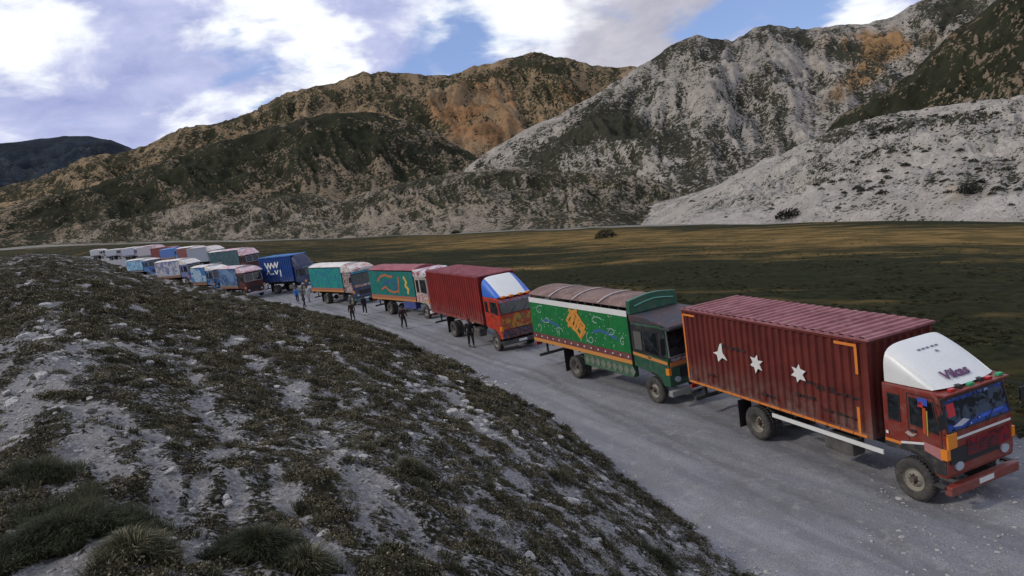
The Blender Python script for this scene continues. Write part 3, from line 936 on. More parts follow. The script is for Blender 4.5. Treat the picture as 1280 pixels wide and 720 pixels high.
def cab(root, x0, x1, z0, z1, col, fx, r=.53, lod=2, style='a', rake=.26, wz=None, low=None, trim=None, name='cab', deco=None, glassy=None):
    """cab over engine: side outline with the wheel arch cut out, panes, doors, lamps, bumper"""
    hw = HW - .04; wz = wz or z0 + (z1 - z0) * .44          # wz: lower edge of the windscreen
    low = low or .78
    ra = r + .17
    pts = [(x0, z0 + .16)]
    ang0 = math.asin(min(1, (z0 + .10 - r) / ra)) if z0 + .1 - r < ra else math.pi / 2
    n = 9 if lod > 1 else 6
    a_start = math.pi - ang0; a_end = math.asin((low + .06 - r) / ra)
    for i in range(n + 1):
        t = a_start + (a_end - a_start) * i / n
        pts.append((fx + ra * math.cos(t), r + ra * math.sin(t)))
    pts += [(fx + ra + .04, low), (x1 - .05, low), (x1, low + .1), (x1, wz - .05), (x1 - rake, z1 - .12), (x1 - rake - .18, z1), (x0, z1)]
    sh = MB().prism(pts, (0, -hw, 0), (1, 0, 0), (0, 0, 1), (0, 1, 0), 2 * hw)
    shell = sh.build(name, col, root, bevel=.045 if lod > 1 else .03)
    O, ex, ey, en, h = plane_front(x1, wz - .05, x1 - rake, z1 - .12)
    # windscreen in its rubber frame
    wl, wh = hw - .10, h - .10
    ws = [(-wl, .07), (wl, .07), (wl - .03, wh), (-wl + .03, wh)]
    big = [(-wl - .05, .03), (wl + .05, .03), (wl + .02, wh + .05), (-wl - .02, wh + .05)]
    fr = MB()
    for i in range(4):
        j = (i + 1) % 4; fr.prism([big[i], big[j], ws[j], ws[i]], O, ex, ey, en, .03)
    if style == 'b': fr.prism([(-.03, .07), (.03, .07), (.03, wh), (-.03, wh)], O, ex, ey, en, .032)
    f = fr.build('windscreen_frame', M_BLACK if style != 'b' else (trim or M_BLACK), shell)
    MB().prism(ws, O, ex, ey, en, .012).build('windscreen', glassy or M_GLASS, f)
    if lod > 1:
        for yy in (-.5, .25):
            wi = MB(); wi.path([tuple(Vector(O) + Vector(ex) * yy + Vector(ey) * .03 + Vector(en) * .05), tuple(Vector(O) + Vector(ex) * (yy + .42) + Vector(ey) * .38 + Vector(en) * .045)], .012, 5)
            wi.build('wiper', M_BLACK, f)
    # side glass, doors
    zw0, zw1 = wz + .06, z1 - .26
    dx0, dx1 = x0 + (x1 - x0) * .42, x1 - .14
    for sg in (-1, 1):
        door = MB()
        lw = .014
        seam = [(dx0, z0 + .22), (dx0, z1 - .14), (dx1 - rake + .02, z1 - .14), (dx1, wz), (dx1 + .02, z0 + .30)]
        for p, q in zip(seam, seam[1:]):
            dx, dz = q[0] - p[0], q[1] - p[1]; l = math.hypot(dx, dz); nx, nz = -dz / l * lw, dx / l * lw
            side_prism(door, [(p[0] + nx, p[1] + nz), (p[0] - nx, p[1] - nz), (q[0] - nx, q[1] - nz), (q[0] + nx, q[1] + nz)], sg, -.004, .008, hw)
        dseam = door.build('door_seam', M_BLACK, shell)
        side_window(shell, [(dx0 + .10, zw0), (dx1 - .10, zw0 - .10), (dx1 - rake - .04, zw1), (dx0 + .10, zw1)], sg, hw)
        if x1 - x0 > 1.6: side_window(shell, [(x0 + .22, zw0 - .02), (x0 + .56, zw0 - .02), (x0 + .56, zw1 - .02), (x0 + .22, zw1 - .02)], sg, hw)
        if lod:
            hd = MB(); side_prism(hd, [(dx0 + .08, wz - .16), (dx0 + .26, wz - .16), (dx0 + .26, wz - .11), (dx0 + .08, wz - .11)], sg, 0, .03, hw)
            hd.build('door_handle', M_BLACK, shell)
            mr = MB().path([(x1 - rake - .05, sg * hw, z1 - .25), (x1 + .12, sg * (hw + .28), z1 - .30), (x1 + .12, sg * (hw + .28), wz + .1), (x1 - .03, sg * hw, wz - .02)], .014, 5)
            mr.box(x1 + .10, x1 + .15, sg * (hw + .28) - .11, sg * (hw + .28) + .11, wz + .22, z1 - .38)
            mr.build('mirror', M_BLACK, shell)
            st = MB().box(x0 + .55 if fx > x0 + 1 else x1 - .35, x0 + .95 if fx > x0 + 1 else x1 - .06, sg * hw - .10, sg * hw + .05, low - .22, low - .16)
            st.build('step', M_CHASSIS, shell)
    # lower front: grille, lamps, bumper
    gr = MB()
    for k in range(5): gr.box(x1 - .01, x1 + .022, -.62, .62, low + .34 + k * .075, low + .375 + k * .075)
    gr.box(x1 - .01, x1 + .01, -.66, .66, low + .30, low + .72)
    gr.build('grille', M_BLACK, shell)
    for sg in (-1, 1):
        hl = MB().prism([(.14 * math.cos(a), .11 * math.sin(a)) for a in np.arange(0, 6.28, .45)], (x1, sg * .82, low + .28), (0, 1, 0), (0, 0, 1), (1, 0, 0), .05)
        hl.build('headlight', M_LAMP, shell)
        il = MB().box(x1 - .16, x1 + .03, sg * (hw - .02) - .06, sg * (hw - .02) + .06, low + .50, low + .76)
        il.build('indicator', M_AMBER, shell)
    bp = MB().box(x1 - .12, x1 + .11, -HW, HW, .46, .70)
    b_ = bp.build('bumper', trim or col, shell, bevel=.04)
    if lod:
        pl = MB().box(x1 + .112, x1 + .122, -.26, .26, .54, .67); pl.build('number_plate', M_WHITE, b_)
    # wheel arch lip
    for sg in (-1, 1):
        ar = MB()
        for i in range(n):
            t0 = a_start + (a_end - a_start) * i / n; t1 = a_start + (a_end - a_start) * (i + 1) / n
            q = [(fx + k * math.cos(t), r + k * math.sin(t)) for k, t in ((ra, t0), (ra + .07, t0), (ra + .07, t1), (ra, t1))]
            side_prism(ar, q, sg, 0, .03, hw)
        ar.build('wheel_arch', M_BLACK, shell)
    return shell, (O, ex, ey, en, h), hw


def fairing(parent, x0, x1, z0, zt, cols, lod=2, wf=.98):
    """wind deflector on a cab roof: full arched back, sloping down to the front"""
    ns, nc = 14, 26
    def P(u, v, w=HW - .06):
        x = x0 + (x1 - x0) * u
        hgt = (zt - z0) * max(0.0, (1 - u ** 1.2 * .98)) * (1 - .02 * u)
        hgt = max(hgt, .012)
        wid = w * (1 - .06 * u ** 2) * wf
        t = math.pi * v; c, s_ = math.cos(t), math.sin(t); p = .42
        y = -wid * (abs(c) ** p) * (1 if c > 0 else -1)
        if c == 0: y = 0
        z = z0 + hgt * abs(s_) ** (.42)
        xx = x - .10 * (1 - abs(s_) ** .5) * u * 0 + (-.22 * u * (abs(y) / wid) ** 3)
        return (xx, y, z)
    objs = []
    bands = cols if isinstance(cols, list) else [(0, 1, cols)]
    first = None
    for (a, b, m) in bands:
        ia, ib = int(round(a * nc)), int(round(b * nc)); mb = MB(); vs = []
        for i in range(ns + 1):
            for j in range(ia, ib + 1): vs.append(P(i / ns, j / nc))
        w_ = ib - ia + 1
        fs = [(i * w_ + j, i * w_ + j + 1, (i + 1) * w_ + j + 1, (i + 1) * w_ + j) for i in range(ns) for j in range(w_ - 1)]
        mb.add(vs, fs)
        if a == 0 and b == 1:
            mb.add([P(0, j / nc) for j in range(nc + 1)], [tuple(range(nc + 1))])
        if first is None:
            o = mb.build('wind_deflector', m, parent, smooth=True); first = o
        else:
            o = mb.build('deflector_stripe', m, first, smooth=True)
    return first, P


def text_mesh(name, body, size, material, parent, M, bold=.0, shear=0.0):
    cu = bpy.data.curves.new('lettering', 'FONT'); cu.body = body; cu.size = size; cu.extrude = .004; cu.align_x = 'CENTER'; cu.shear = shear
    cu.offset = bold
    o = bpy.data.objects.new('lettering', cu); COL.objects.link(o)
    dg = bpy.context.evaluated_depsgraph_get()
    me = bpy.data.meshes.new_from_object(o.evaluated_get(dg))
    bpy.data.objects.remove(o)
    me.transform(M); me.materials.clear(); me.materials.append(material)
    t = bpy.data.objects.new(name, me); COL.objects.link(t); t.parent = parent
    return t


def basis(O, ex, ey, en):
    m = Matrix.Identity(4)
    for i, v in enumerate((ex, ey, en)):
        for k in range(3): m[k][i] = v[k]
    m.translation = Vector(O)
    return m


def lorry_at(x, y, yaw_deg, label, z=None, name='lorry'):
    """x, y: near rear corner of the cargo body on the ground"""
    yw = math.radians(yaw_deg)
    z = float(ground_z(math.hypot(x, y))) if z is None else z
    lf = (-math.sin(yw), math.cos(yw))
    return thing(name, label, 'lorry', (x + lf[0] * HW, y + lf[1] * HW, z), yw, 'lorries queued along the gravel road')


def star_pts(cx, cz, r, seed, n=6, ang=0.2):
    q = random.Random(seed); out = []
    for i in range(2 * n):
        t = math.pi * i / n + ang + q.uniform(-.1, .1); rr = r * (q.uniform(.9, 1.15) if i % 2 == 0 else q.uniform(.42, .6))
        out.append((cx + rr * math.cos(t), cz + rr * math.sin(t)))
    return out


# ------------------------------------------------------------------ 1: oxide red container lorry in front
t1 = lorry_at(5.97, 25.72, -68.6, 'dark red container lorry with white wind deflector and three white stars, nearest the viewer')
running_gear(t1, 8.08, 3.45, 9.17, 1.26, 10.1, 2, r=.55)
b1 = container_body(t1, 8.08, 1.28, 2.74, M_CONT, M_ROOF1, 2)
# orange reflective outline
tp = MB()
for a, b in [(x, x + .43) for x in np.arange(.10, 7.75, .46)]: side_prism(tp, [(a, 1.30), (b, 1.30), (b, 1.375), (a, 1.375)], -1, -.004, .009)
tp.build('tape_strip', M_ORANGE, b1)
for pts in ([(.02, 1.42), (.09, 1.42), (.09, 3.85), (.02, 3.85)], [(.10, 3.80), (.75, 3.80), (.75, 3.87), (.10, 3.87)],
            [(7.0, 3.80), (7.75, 3.80), (7.75, 3.88), (7.0, 3.88)], [(7.67, 3.05), (7.76, 3.05), (7.76, 3.80), (7.67, 3.80)], [(7.62, 1.375), (7.71, 1.375), (7.71, 2.12), (7.62, 2.12)]):
    side_prism(MB(), pts, -1, -.004, .009).build('tape_strip', M_ORANGE, b1)
for k, (cx, cz) in enumerate([(1.95, 2.70), (3.77, 2.64), (5.55, 2.66)]):
    p = star_pts(cx, cz, .31, 11 + k, 6, .4 if k else .9)
    if k == 0: p = [(cx + .05, cz + .3), (cx + .16, cz + .36), (cx + .17, cz + .02), (cx + .38, cz - .22), (cx + .12, cz - .16), (cx - .10, cz - .34), (cx - .14, cz - .10), (cx - .34, cz - .05), (cx - .08, cz + .04)]
    side_prism(MB(), p, -1, -.010, .008).build('star_patch', M_WHITE, b1)
mk = MB(); q = random.Random(5)
for (xa, xb, z) in [(6.2, 7.7, 2.32), (5.4, 6.2, 1.95), (6.4, 7.5, 1.72), (5.9, 6.9, 2.42), (1.9, 3.3, 2.92), (3.9, 4.5, 1.62), (1.2, 1.6, 1.75)]:
    x = xa
    while x < xb:
        w = q.uniform(.04, .14); side_prism(mk, [(x, z), (x + w, z), (x + w, z + q.uniform(.04, .12)), (x, z + .07)], -1, -.012, .007); x += w + q.uniform(.03, .1)
mk.build('stencil_mark', M_BLACK, b1)['kind'] = 'stuff'
gd = MB().box(4.25, 8.35, -HW + .02, -HW + .06, .98, 1.10); gd.build('side_guard', M_WHITE, t1)
MB().box(4.25, 8.35, HW - .06, HW - .02, .98, 1.10).build('side_guard', M_WHITE, t1)
M_CAB1 = paint('cab_oxide_red', (.17, .022, .014), .38, .35)
M_SCREEN1 = None


def screen_mat():
    m, t, b = new_mat('decorated_windscreen')
    v = objco(t)
    s = t.new('ShaderNodeSeparateXYZ'); t.put(s.inputs[0], v)
    n = t.noise(v, 3.0, 5, .6, 1.2)
    c = t.mix(t.ramp(n, .45, .55), (.012, .016, .022), (.055, .075, .11))
    n2 = t.noise(t.vmath('ADD', v, (3, 1, 5)), 5, 3, .5, 1.5)
    band = t.math('MAXIMUM', t.ramp(s.outputs[2], 2.26, 2.12), t.ramp(s.outputs[2], 2.66, 2.74))
    c = t.mix(t.math('MULTIPLY', band, t.ramp(n2, .40, .48)), c, (.03, .07, .32))
    c = t.mix(t.math('MULTIPLY', band, t.ramp(n2, .64, .68)), c, (.5, .5, .52))
    t.put(b.inputs['Base Color'], c); b.inputs['Roughness'].default_value = .12
    return m


c1, fp1, hw1 = cab(t1, 8.42, 10.42, 1.22, 2.98, M_CAB1, 9.32, r=.56, style='a', rake=.2, wz=2.02, low=.86, glassy=screen_mat())
c1.scale = (.87, 1, 1); c1.location = (8.42 * .13, 0, 0)
f1, P1 = fairing(c1, 8.50, 10.22, 3.0, 3.92, M_FAIR)
# moulded crease along the deflector
for v in (.20, .80):
    cr = MB().path([tuple(Vector(P1(u, v)) + Vector((0, 0, .004))) for u in np.linspace(.0, .96, 10)], .012, 5); cr.build('crease', M_FAIR, f1)
pa, pb = Vector(P1(.88, .5)), Vector(P1(.56, .5))
ey = (pb - pa).normalized(); en = Vector((0, 1, 0)).cross(ey)
if en.z < 0: en = -en
M_PURP = plain('purple_ink', (.09, .02, .09), .5)
text_mesh('lettering', 'Vikas', .42, M_PURP, f1, basis(pa + en * .03 + Vector((0, -.18, 0)), (0, 1, 0), ey, en), .012, .15)
bd = MB()
pc = Vector(P1(.30, .5)); pd = Vector(P1(.1, .5)); e2 = (pd - pc).normalized(); n2_ = Vector((0, 1, 0)).cross(e2); n2_ = -n2_ if n2_.z < 0 else n2_
for a in (-.42, -.27, -.12, .05, .2): bd.prism([(a, 0), (a + .1, .0), (a + .1, .05), (a, .05)], pc + n2_ * .014, (0, 1, 0), e2, n2_, .006)
bd.prism([(.0, -.2), (.12, -.22), (.06, -.12)], pc + n2_ * .016, (0, 1, 0), e2, n2_, .006)
bd.build('decal', P_((.12, .12, .2), kind='plain'), f1)['kind'] = 'stuff'
# roof edge visor, marker lamps
vs_ = MB().box(10.05, 10.42, -1.14, 1.14, 2.90, 2.96); vs_.build('sun_visor', M_CAB1, c1, bevel=.015)
for yy, m in ((-.75, M_REDL), (-.1, P_((.02, .3, .12), kind='plain')), (.55, M_REDL), (.95, P_((.02, .3, .12), kind='plain'))):
    MB().box(10.22, 10.34, yy - .09, yy + .09, 2.962, 3.03).build('marker_lamp', m, c1, bevel=.01)
for yy in (-.45, .3): MB().box(10.0, 10.3, yy - .07, yy + .07, 2.962, 3.05).build('roof_lamp', M_BLACK, c1)
fx_, fr_, n_ = 9.32, .74, 10
a0_, a1_ = math.pi - math.asin((1.30 - .56) / .78), math.asin((.95 - .56) / .78)
for sg in (-1, 1):
    arc = [(fx_ + .78 * math.cos(a0_ + (a1_ - a0_) * i / n_), .56 + .78 * math.sin(a0_ + (a1_ - a0_) * i / n_)) for i in range(n_ + 1)]
    low_line = [(8.44, 1.30), (8.44, 1.42), (9.0, 1.46), (9.75, 1.60), (10.38, 1.46), (10.38, .95)]
    top_z = lambda x: float(np.interp(x, [8.44, 9.0, 9.75, 10.38], [1.42, 1.46, 1.60, 1.46]))
    fe = MB()
    xs = [(8.44, 1.26)] + arc + [(10.38, .95)]
    for (xa, za), (xb, zb) in zip(xs, xs[1:]):
        if xb - xa > .005: side_prism(fe, [(xa, za), (xb, zb), (xb, top_z(xb)), (xa, top_z(xa))], sg, .004, .012, hw1)
    fe.build('fender', P_((.02, .02, .022), .5, .4), c1)
# painted band, flag and stickers on the near door
for pts, m in (([(8.46, 1.42), (9.0, 1.42), (9.0, 1.50), (8.46, 1.50)], M_ORANGE), ([(9.0, 1.46), (9.75, 1.60), (9.75, 1.66), (9.0, 1.52)], M_WHITE), ([(9.75, 1.46), (10.3, 1.32), (10.3, 1.62), (9.75, 1.68)], P_((.38, .16, .16), kind='plain')),
               ([(9.62, 2.62), (9.92, 2.62), (9.92, 2.80), (9.62, 2.80)], P_((.03, .08, .4), kind='plain')), ([(9.62, 2.56), (9.78, 2.56), (9.78, 2.70), (9.62, 2.70)], P_((.45, .03, .03), kind='plain')),
               ([(9.74, 1.9), (9.84, 1.88), (9.86, 2.56), (9.76, 2.56)], P_((.4, .06, .02), kind='plain')), ([(9.86, 1.86), (9.90, 1.86), (9.91, 2.5), (9.87, 2.5)], P_((.4, .3, .05), kind='plain')), ([(8.5, 1.62), (8.58, 1.62), (8.58, 1.70), (8.5, 1.70)], M_WHITE),
               ([(9.15, 1.78), (9.25, 1.86), (9.4, 1.80), (9.55, 1.84), (9.42, 1.74), (9.3, 1.72)], P_((.35, .3, .28), kind='plain'))):
    side_prism(MB(), pts, -1, .020, .005, hw1).build('sticker', m, c1)
O, ex, ey_, en_, h = fp1
for pts, m in (([(-.98, .40), (-.72, .40), (-.72, .72), (-.98, .72)], P_((.5, .02, .03), kind='plain')), ([(-.9, .16), (-.5, .28), (-.3, .2), (-.6, .12)], P_((.45, .45, .5), kind='plain')), ([(.1, .14), (.9, .18), (.9, .24), (.1, .22)], P_((.03, .1, .5), kind='plain'))):
    MB().prism(pts, O, ex, ey_, en_, .016).build('sticker', m, c1)
fl = MB().box(10.425, 10.44, -.50, 1.05, 1.30, 1.72); fl.build('painted_panel', panel_mat('red_flower_panel', (.20, .012, .014), (.07, .008, .01), (.06, .02, .04), (.2, .1, .06), 3), c1)
MB().box(10.425, 10.435, -1.05, 1.1, 1.80, 1.86).build('white_line', M_WHITE, c1)
MB().box(10.425, 10.45, -1.1, -.55, 1.22, 1.6).build('black_panel', M_BLACK, c1)
MB().box(10.30, 10.47, -1.17, -.86, 1.62, 2.0).build('indicator', M_AMBER, c1, bevel=.02)

# ------------------------------------------------------------------ painted wooden bodied lorries
def wooden_body(root, L, gz, panel_z, white_z, roof_z, hump, m_panel, m_band1, m_band2, m_roof, lod, m_top=None, crown=None, ribs=3):
    bd = MB().box(0, L, -HW + .02, HW - .02, gz, panel_z[1]); body = bd.build('cargo_body', P_((.03, .03, .03)), root)
    for sg in (-1, 1):
        mb = MB(); n = max(3, int(L / 1.35)); w = L / n
        for i in range(n): side_prism(mb, [(i * w + .01, panel_z[0]), ((i + 1) * w - .01, panel_z[0]), ((i + 1) * w - .01, panel_z[1]), (i * w + .01, panel_z[1])], sg, -.018, .022)
        mb.build('side_panel', m_panel, body)
        side_prism(MB(), [(0, gz), (L, gz), (L, gz + .17), (0, gz + .17)], sg, -.015, .035).build('lower_band', m_band1, body)
        mb = side_prism(MB(), [(0, gz + .175), (L, gz + .175), (L, panel_z[0] - .005), (0, panel_z[0] - .005)], sg, -.015, .03); mb.build('upper_band', m_band2, body)
        if white_z: side_prism(MB(), [(0, white_z[0]), (L, white_z[0]), (L, white_z[1]), (0, white_z[1])], sg, -.015, .04).build('top_rail', m_top or M_WHITE, body)
    # sheet roof over hoops
    n = 9; prof = []
    for i in range(n + 1):
        t = i / n * 2 - 1; prof.append((t * (HW - .02), roof_z + hump * (1 - abs(t) ** 2.4)))
    rf = MB(); k = 12; vs = []
    for j in range(k + 1):
        x = -.05 + (L + .1) * j / k
        for y, z in prof: vs.append((x, y, z + .03 * math.sin(j * 2.6) * (1 - abs(y) / HW)))
    m_ = n + 1
    rf.add(vs, [(j * m_ + i, j * m_ + i + 1, (j + 1) * m_ + i + 1, (j + 1) * m_ + i) for j in range(k) for i in range(n)])
    for x in (-.05, L + .05): rf.add([(x, y, z) for y, z in prof], [tuple(range(m_))])
    r_ = rf.build('roof_sheet', m_roof, root, smooth=False)
    if ribs:
        for j in range(1, ribs + 1):
            x = L * j / (ribs + 1); sb = MB(); hwid = .07
            for i in range(n):
                (y0, z0), (y1, z1) = prof[i], prof[i + 1]
                sb.add([(x - hwid, y0, z0 + .045), (x + hwid, y0, z0 + .045), (x + hwid, y1, z1 + .045), (x - hwid, y1, z1 + .045)], [(0, 1, 2, 3)])
            sb.build('roof_batten', P_((.30, .27, .26), kind='plain'), r_)
    if lod:
        top = white_z[1] if white_z else panel_z[1]
        for sg in (-1, 1):
            sl = MB()
            for x in np.arange(.1, L, .62): sl.box(x, x + .05, sg * (HW - .09) - .03, sg * (HW - .09) + .03, top, roof_z + .02)
            sl.build('roof_stay', M_CHASSIS, r_)['kind'] = 'stuff'
    return body


def brow(parent, x0, x1, z0, z1, m, hw=HW, arch=.18):
    """painted board that stands over the cab"""
    n = 10; pts = [(-hw, z0), (hw, z0)] + [(hw - 2 * hw * i / n, z1 + arch * math.sin(math.pi * i / n)) for i in range(n + 1)]
    mb = MB().prism(pts, (x0, 0, 0), (0, 1, 0), (0, 0, 1), (1, 0, 0), x1 - x0)
    return mb.build('brow_board', m, parent, bevel=.02)


# 2: green painted lorry
M_GREEN = panel_mat('green_flower_panel', (.010, .135, .035), (.008, .115, .03), (.012, .115, .04), (.05, .20, .08), 1.1)
t2 = lorry_at(.77, 36.01, -63.4, 'green painted lorry with an orange knot emblem and a patched brown arched roof')
running_gear(t2, 8.2, 3.55, 9.38, 1.40, 10.3, 2, r=.53, tank=False)
b2 = wooden_body(t2, 8.2, 1.42, (1.86, 3.42), (3.42, 3.66), 3.80, .27, M_GREEN, P_((.48, .20, .04)), P_((.12, .025, .03)), M_ROOF2, 2, ribs=3)
em = MB(); q_ = [(-.52, .12), (-.2, .42), (.08, .1), (.42, -.2), (.12, -.5), (-.18, -.18)]
loops = [[(-.55, .1), (-.3, .36), (.5, -.34), (.26, -.58)], [(-.3, .56), (-.05, .34), (-.32, .02), (-.52, -.16)], [(-.28, .54), (.62, -.26), (.38, -.46)], [(.0, .5), (.28, .3), (-.14, -.26), (-.34, -.06)],
         [(.2, .42), (.42, .18), (.02, -.32), (-.2, -.1)], [(.5, .1), (.66, -.04), (.26, -.52), (.08, -.34)], [(-.55, .1), (-.3, -.12), (.02, .3), (-.05, .5), (.24, .56)]]
for i, lp in enumerate(loops): em.stroke([(4.15 + a * 1.2, 2.72 + b * 1.12) for a, b in lp], .15, sideO(-1, .004 + i * .004), (1, 0, 0), (0, 0, 1), (0, -1, 0), .006)
em.build('knot_emblem', P_((.55, .23, .04), kind='plain'), b2, label='orange endless knot painted on the green side')
def curl(cx, cz, r, turns, ang, sx=1.0):
    return [(cx + sx * r * (1 - i / 16) * math.cos(ang + i / 16 * turns * 6.28), cz + r * (1 - i / 16) * math.sin(ang + i / 16 * turns * 6.28)) for i in range(14)]
wh = MB()
for cx, cz, r, tn, an, sx in ((1.0, 3.05, .28, .9, 1, 1.8), (1.5, 2.65, .22, 1.1, 3, 2.2), (5.9, 3.0, .25, .9, .5, 2.0), (5.3, 2.15, .3, 1.2, 2, 1.3), (6.9, 2.7, .2, 1.1, 4, 2.0), (7.7, 2.3, .2, 1.3, 1, 1.0), (.7, 2.2, .22, 1.0, 5, 1.2), (2.6, 2.2, .2, 1.1, 0, 1.8)):
    wh = MB().stroke(curl(cx, cz, r, tn, an, sx), .045, sideO(-1, .006), (1, 0, 0), (0, 0, 1), (0, -1, 0), .006)
    wh.build('white_scroll', P_((.22, .34, .27), kind='plain'), b2)
bl = MB()
for x0 in (1.0, 5.6):
    bl = MB().stroke([(x0, 2.5), (x0 + .5, 2.62), (x0 + 1.1, 2.55), (x0 + 1.7, 2.40)], .14, sideO(-1, .005), (1, 0, 0), (0, 0, 1), (0, -1, 0), .006)
    bl.build('blue_ribbon', P_((.03, .10, .22), kind='plain'), b2)
dt = MB(); q = random.Random(3)
for i in range(90):
    x, z = q.uniform(.2, 8.0), q.uniform(1.95, 3.35); dt.prism([(x + .024 * math.cos(a), z + .024 * math.sin(a)) for a in (0, 1.25, 2.5, 3.77, 5.0)], sideO(-1, .005), (1, 0, 0), (0, 0, 1), (0, -1, 0), .006)
for x in np.arange(.3, 8.1, .55): dt.prism([(x + .06 * math.cos(a), 1.72 + .05 * math.sin(a)) for a in (0, 1.57, 3.14, 4.71)], sideO(-1, .018), (1, 0, 0), (0, 0, 1), (0, -1, 0), .006)
dt.build('white_dot', P_((.5, .55, .5), kind='plain'), b2)['kind'] = 'stuff'
sk = MB()
for x in np.arange(4.6, 8.0, .42): side_prism(sk, [(x, 1.12), (x + .19, .90), (x + .38, 1.12), (x + .19, 1.34)], -1, -.01, .006)
M_SK = P_((.13, .15, .12)); 
sb_ = MB().box(4.5, 8.15, -HW + .02, -HW + .3, .84, 1.38); so = sb_.build('tool_box', P_((.03, .10, .05)), t2, bevel=.02); sk.build('diamond_mark', M_SK, so)['kind'] = 'stuff'
M_GRC = paint('cab_dark_green', (.012, .07, .038), .4, .3)
c2, fp2, hw2 = cab(t2, 8.28, 10.45, 1.22, 3.22, M_GRC, 9.38, r=.53, style='b', rake=.10, wz=2.0, low=.82, trim=P_((.22, .23, .22)))
for sg in (-1, 1):
    up = MB(); side_prism(up, [(8.30, 1.98), (10.35, 1.98), (10.32, 3.12), (8.30, 3.12)], sg, -.02, .03, hw2)
    up.build('upper_side', P_((.018, .02, .022), .4, .2), c2)
for sg in (-1, 1):
    side_window(c2, [(9.15, 2.10), (9.95, 2.02), (9.92, 2.92), (9.15, 2.92)], sg, hw2 + .012)
    side_window(c2, [(8.45, 2.12), (8.95, 2.12), (8.95, 2.88), (8.45, 2.88)], sg, hw2 + .012, glass=P_((.09, .09, .085), kind='plain'))
    st_ = MB(); side_prism(st_, [(8.3, 1.86), (10.42, 1.72), (10.42, 1.84), (8.3, 1.98)], sg, .004, .02, hw2); st_.build('orange_band', P_((.50, .20, .04)), c2)
MB().box(10.452, 10.475, -1.1, 1.1, 1.62, 1.80).build('orange_band', P_((.45, .15, .04)), c2)
MB().box(10.452, 10.478, -1.05, 1.05, 1.82, 1.95).build('flower_band', panel_mat('flower_band', (.35, .33, .33), (.25, .04, .05), (.05, .1, .2), (.5, .4, .1), 5), c2)
# cab roof slopes forward under the brow
cr_ = MB().prism([(8.28, 3.225), (8.28, 3.52), (9.3, 3.50), (10.72, 3.24), (10.72, 3.15), (10.3, 3.225)], (0, -HW, 0), (1, 0, 0), (0, 0, 1), (0, 1, 0), 2 * HW)
cr_.build('cab_roof', roof_mat('dark_cab_roof', (.06, .035, .035), (.035, .04, .055), (.16, .13, .13)), c2, bevel=.04)
vz = MB().box(10.38, 10.76, -HW - .01, HW + .01, 3.10, 3.20); vz.build('sun_visor', P_((.03, .03, .04)), c2, bevel=.02)
br2 = brow(b2, 8.22, 8.44, 3.53, 4.08, paint('brow_green', (.012, .08, .045), .45, .35), arch=.14)
lm = MB().path([(8.47, -1.0, 3.84), (8.47, -.5, 3.93), (8.47, 0, 3.98), (8.47, .5, 3.93), (8.47, 1.0, 3.84)], .03, 6); lm.build('brow_trim', P_((.10, .3, .22)), br2)

# 3: bright red container lorry with a blue and white deflector
t3 = lorry_at(-5.85, 50.17, -64.2, 'bright red container lorry with a blue and white striped wind deflector')
running_gear(t3, 8.9, 3.6, 10.2, 1.40, 11.2, 2, r=.53)
b3 = container_body(t3, 8.9, 1.42, 2.88, M_CONT2, M_ROOF3, 2, pitch=.36)
M_CAB3 = panel_mat('cab_red_painted', (.36, .025, .015), (.24, .02, .015), (.40, .07, .02), (.45, .40, .36), 1.6)
M_F3 = panel_mat('front_flowers', (.36, .03, .02), (.42, .20, .03), (.02, .20, .09), (.02, .06, .28), 2.0)
c3, fp3, hw3 = cab(t3, 9.2, 11.3, 1.2, 3.15, M_CAB3, 10.2, r=.53, style='a', rake=.2, wz=2.25, low=.80, trim=P_((.03, .03, .035)))
M_FB = paint('deflector_blue', (.02, .12, .50), .4, .2)
f3, P3 = fairing(c3, 9.28, 11.2, 3.17, 4.28, [(0, .31, M_FB), (.31, .62, M_FAIR), (.62, 1, M_FB)], wf=1.02)
O, ex, ey_, en_, h = fp3
MB().box(11.30, 11.325, -1.12, 1.12, 1.36, 2.16).build('painted_panel', M_F3, c3)
MB().prism([(-1.1, h * .80), (1.1, h * .80), (1.08, h * 1.0), (-1.08, h * 1.0)], O, ex, ey_, en_, .05).build('painted_visor', panel_mat('visor_flowers', (.30, .05, .10), (.02, .14, .25), (.4, .4, .4), (.4, .2, .04), 3), c3)
MB().box(11.3, 11.40, -1.16, 1.16, .86, 1.30).build('painted_panel', panel_mat('bumper_flowers', (.05, .03, .03), (.20, .08, .04), (.02, .08, .2), (.3, .25, .2), 3), c3)
for yy in (-.8, -.3, .3, .8): MB().box(11.1, 11.35, yy - .1, yy + .1, 3.16, 3.26).build('marker_lamp', M_AMBER, c3)

# 4: teal painted lorry with orange bird
def teal_lorry(x, y, yaw, label, L, roof, base, frontcol, seed, z=None, lod=1):
    t = lorry_at(x, y, yaw, label, z)
    running_gear(t, L, 2.9, L + 1.15, 1.3, L + 2.0, lod, r=.52)
    b = wooden_body(t, L, 1.32, (1.72, 3.75), None, 3.85, .28, base, P_((.42, .18, .05)), P_((.30, .10, .06)), roof, lod, ribs=0)
    return t, b


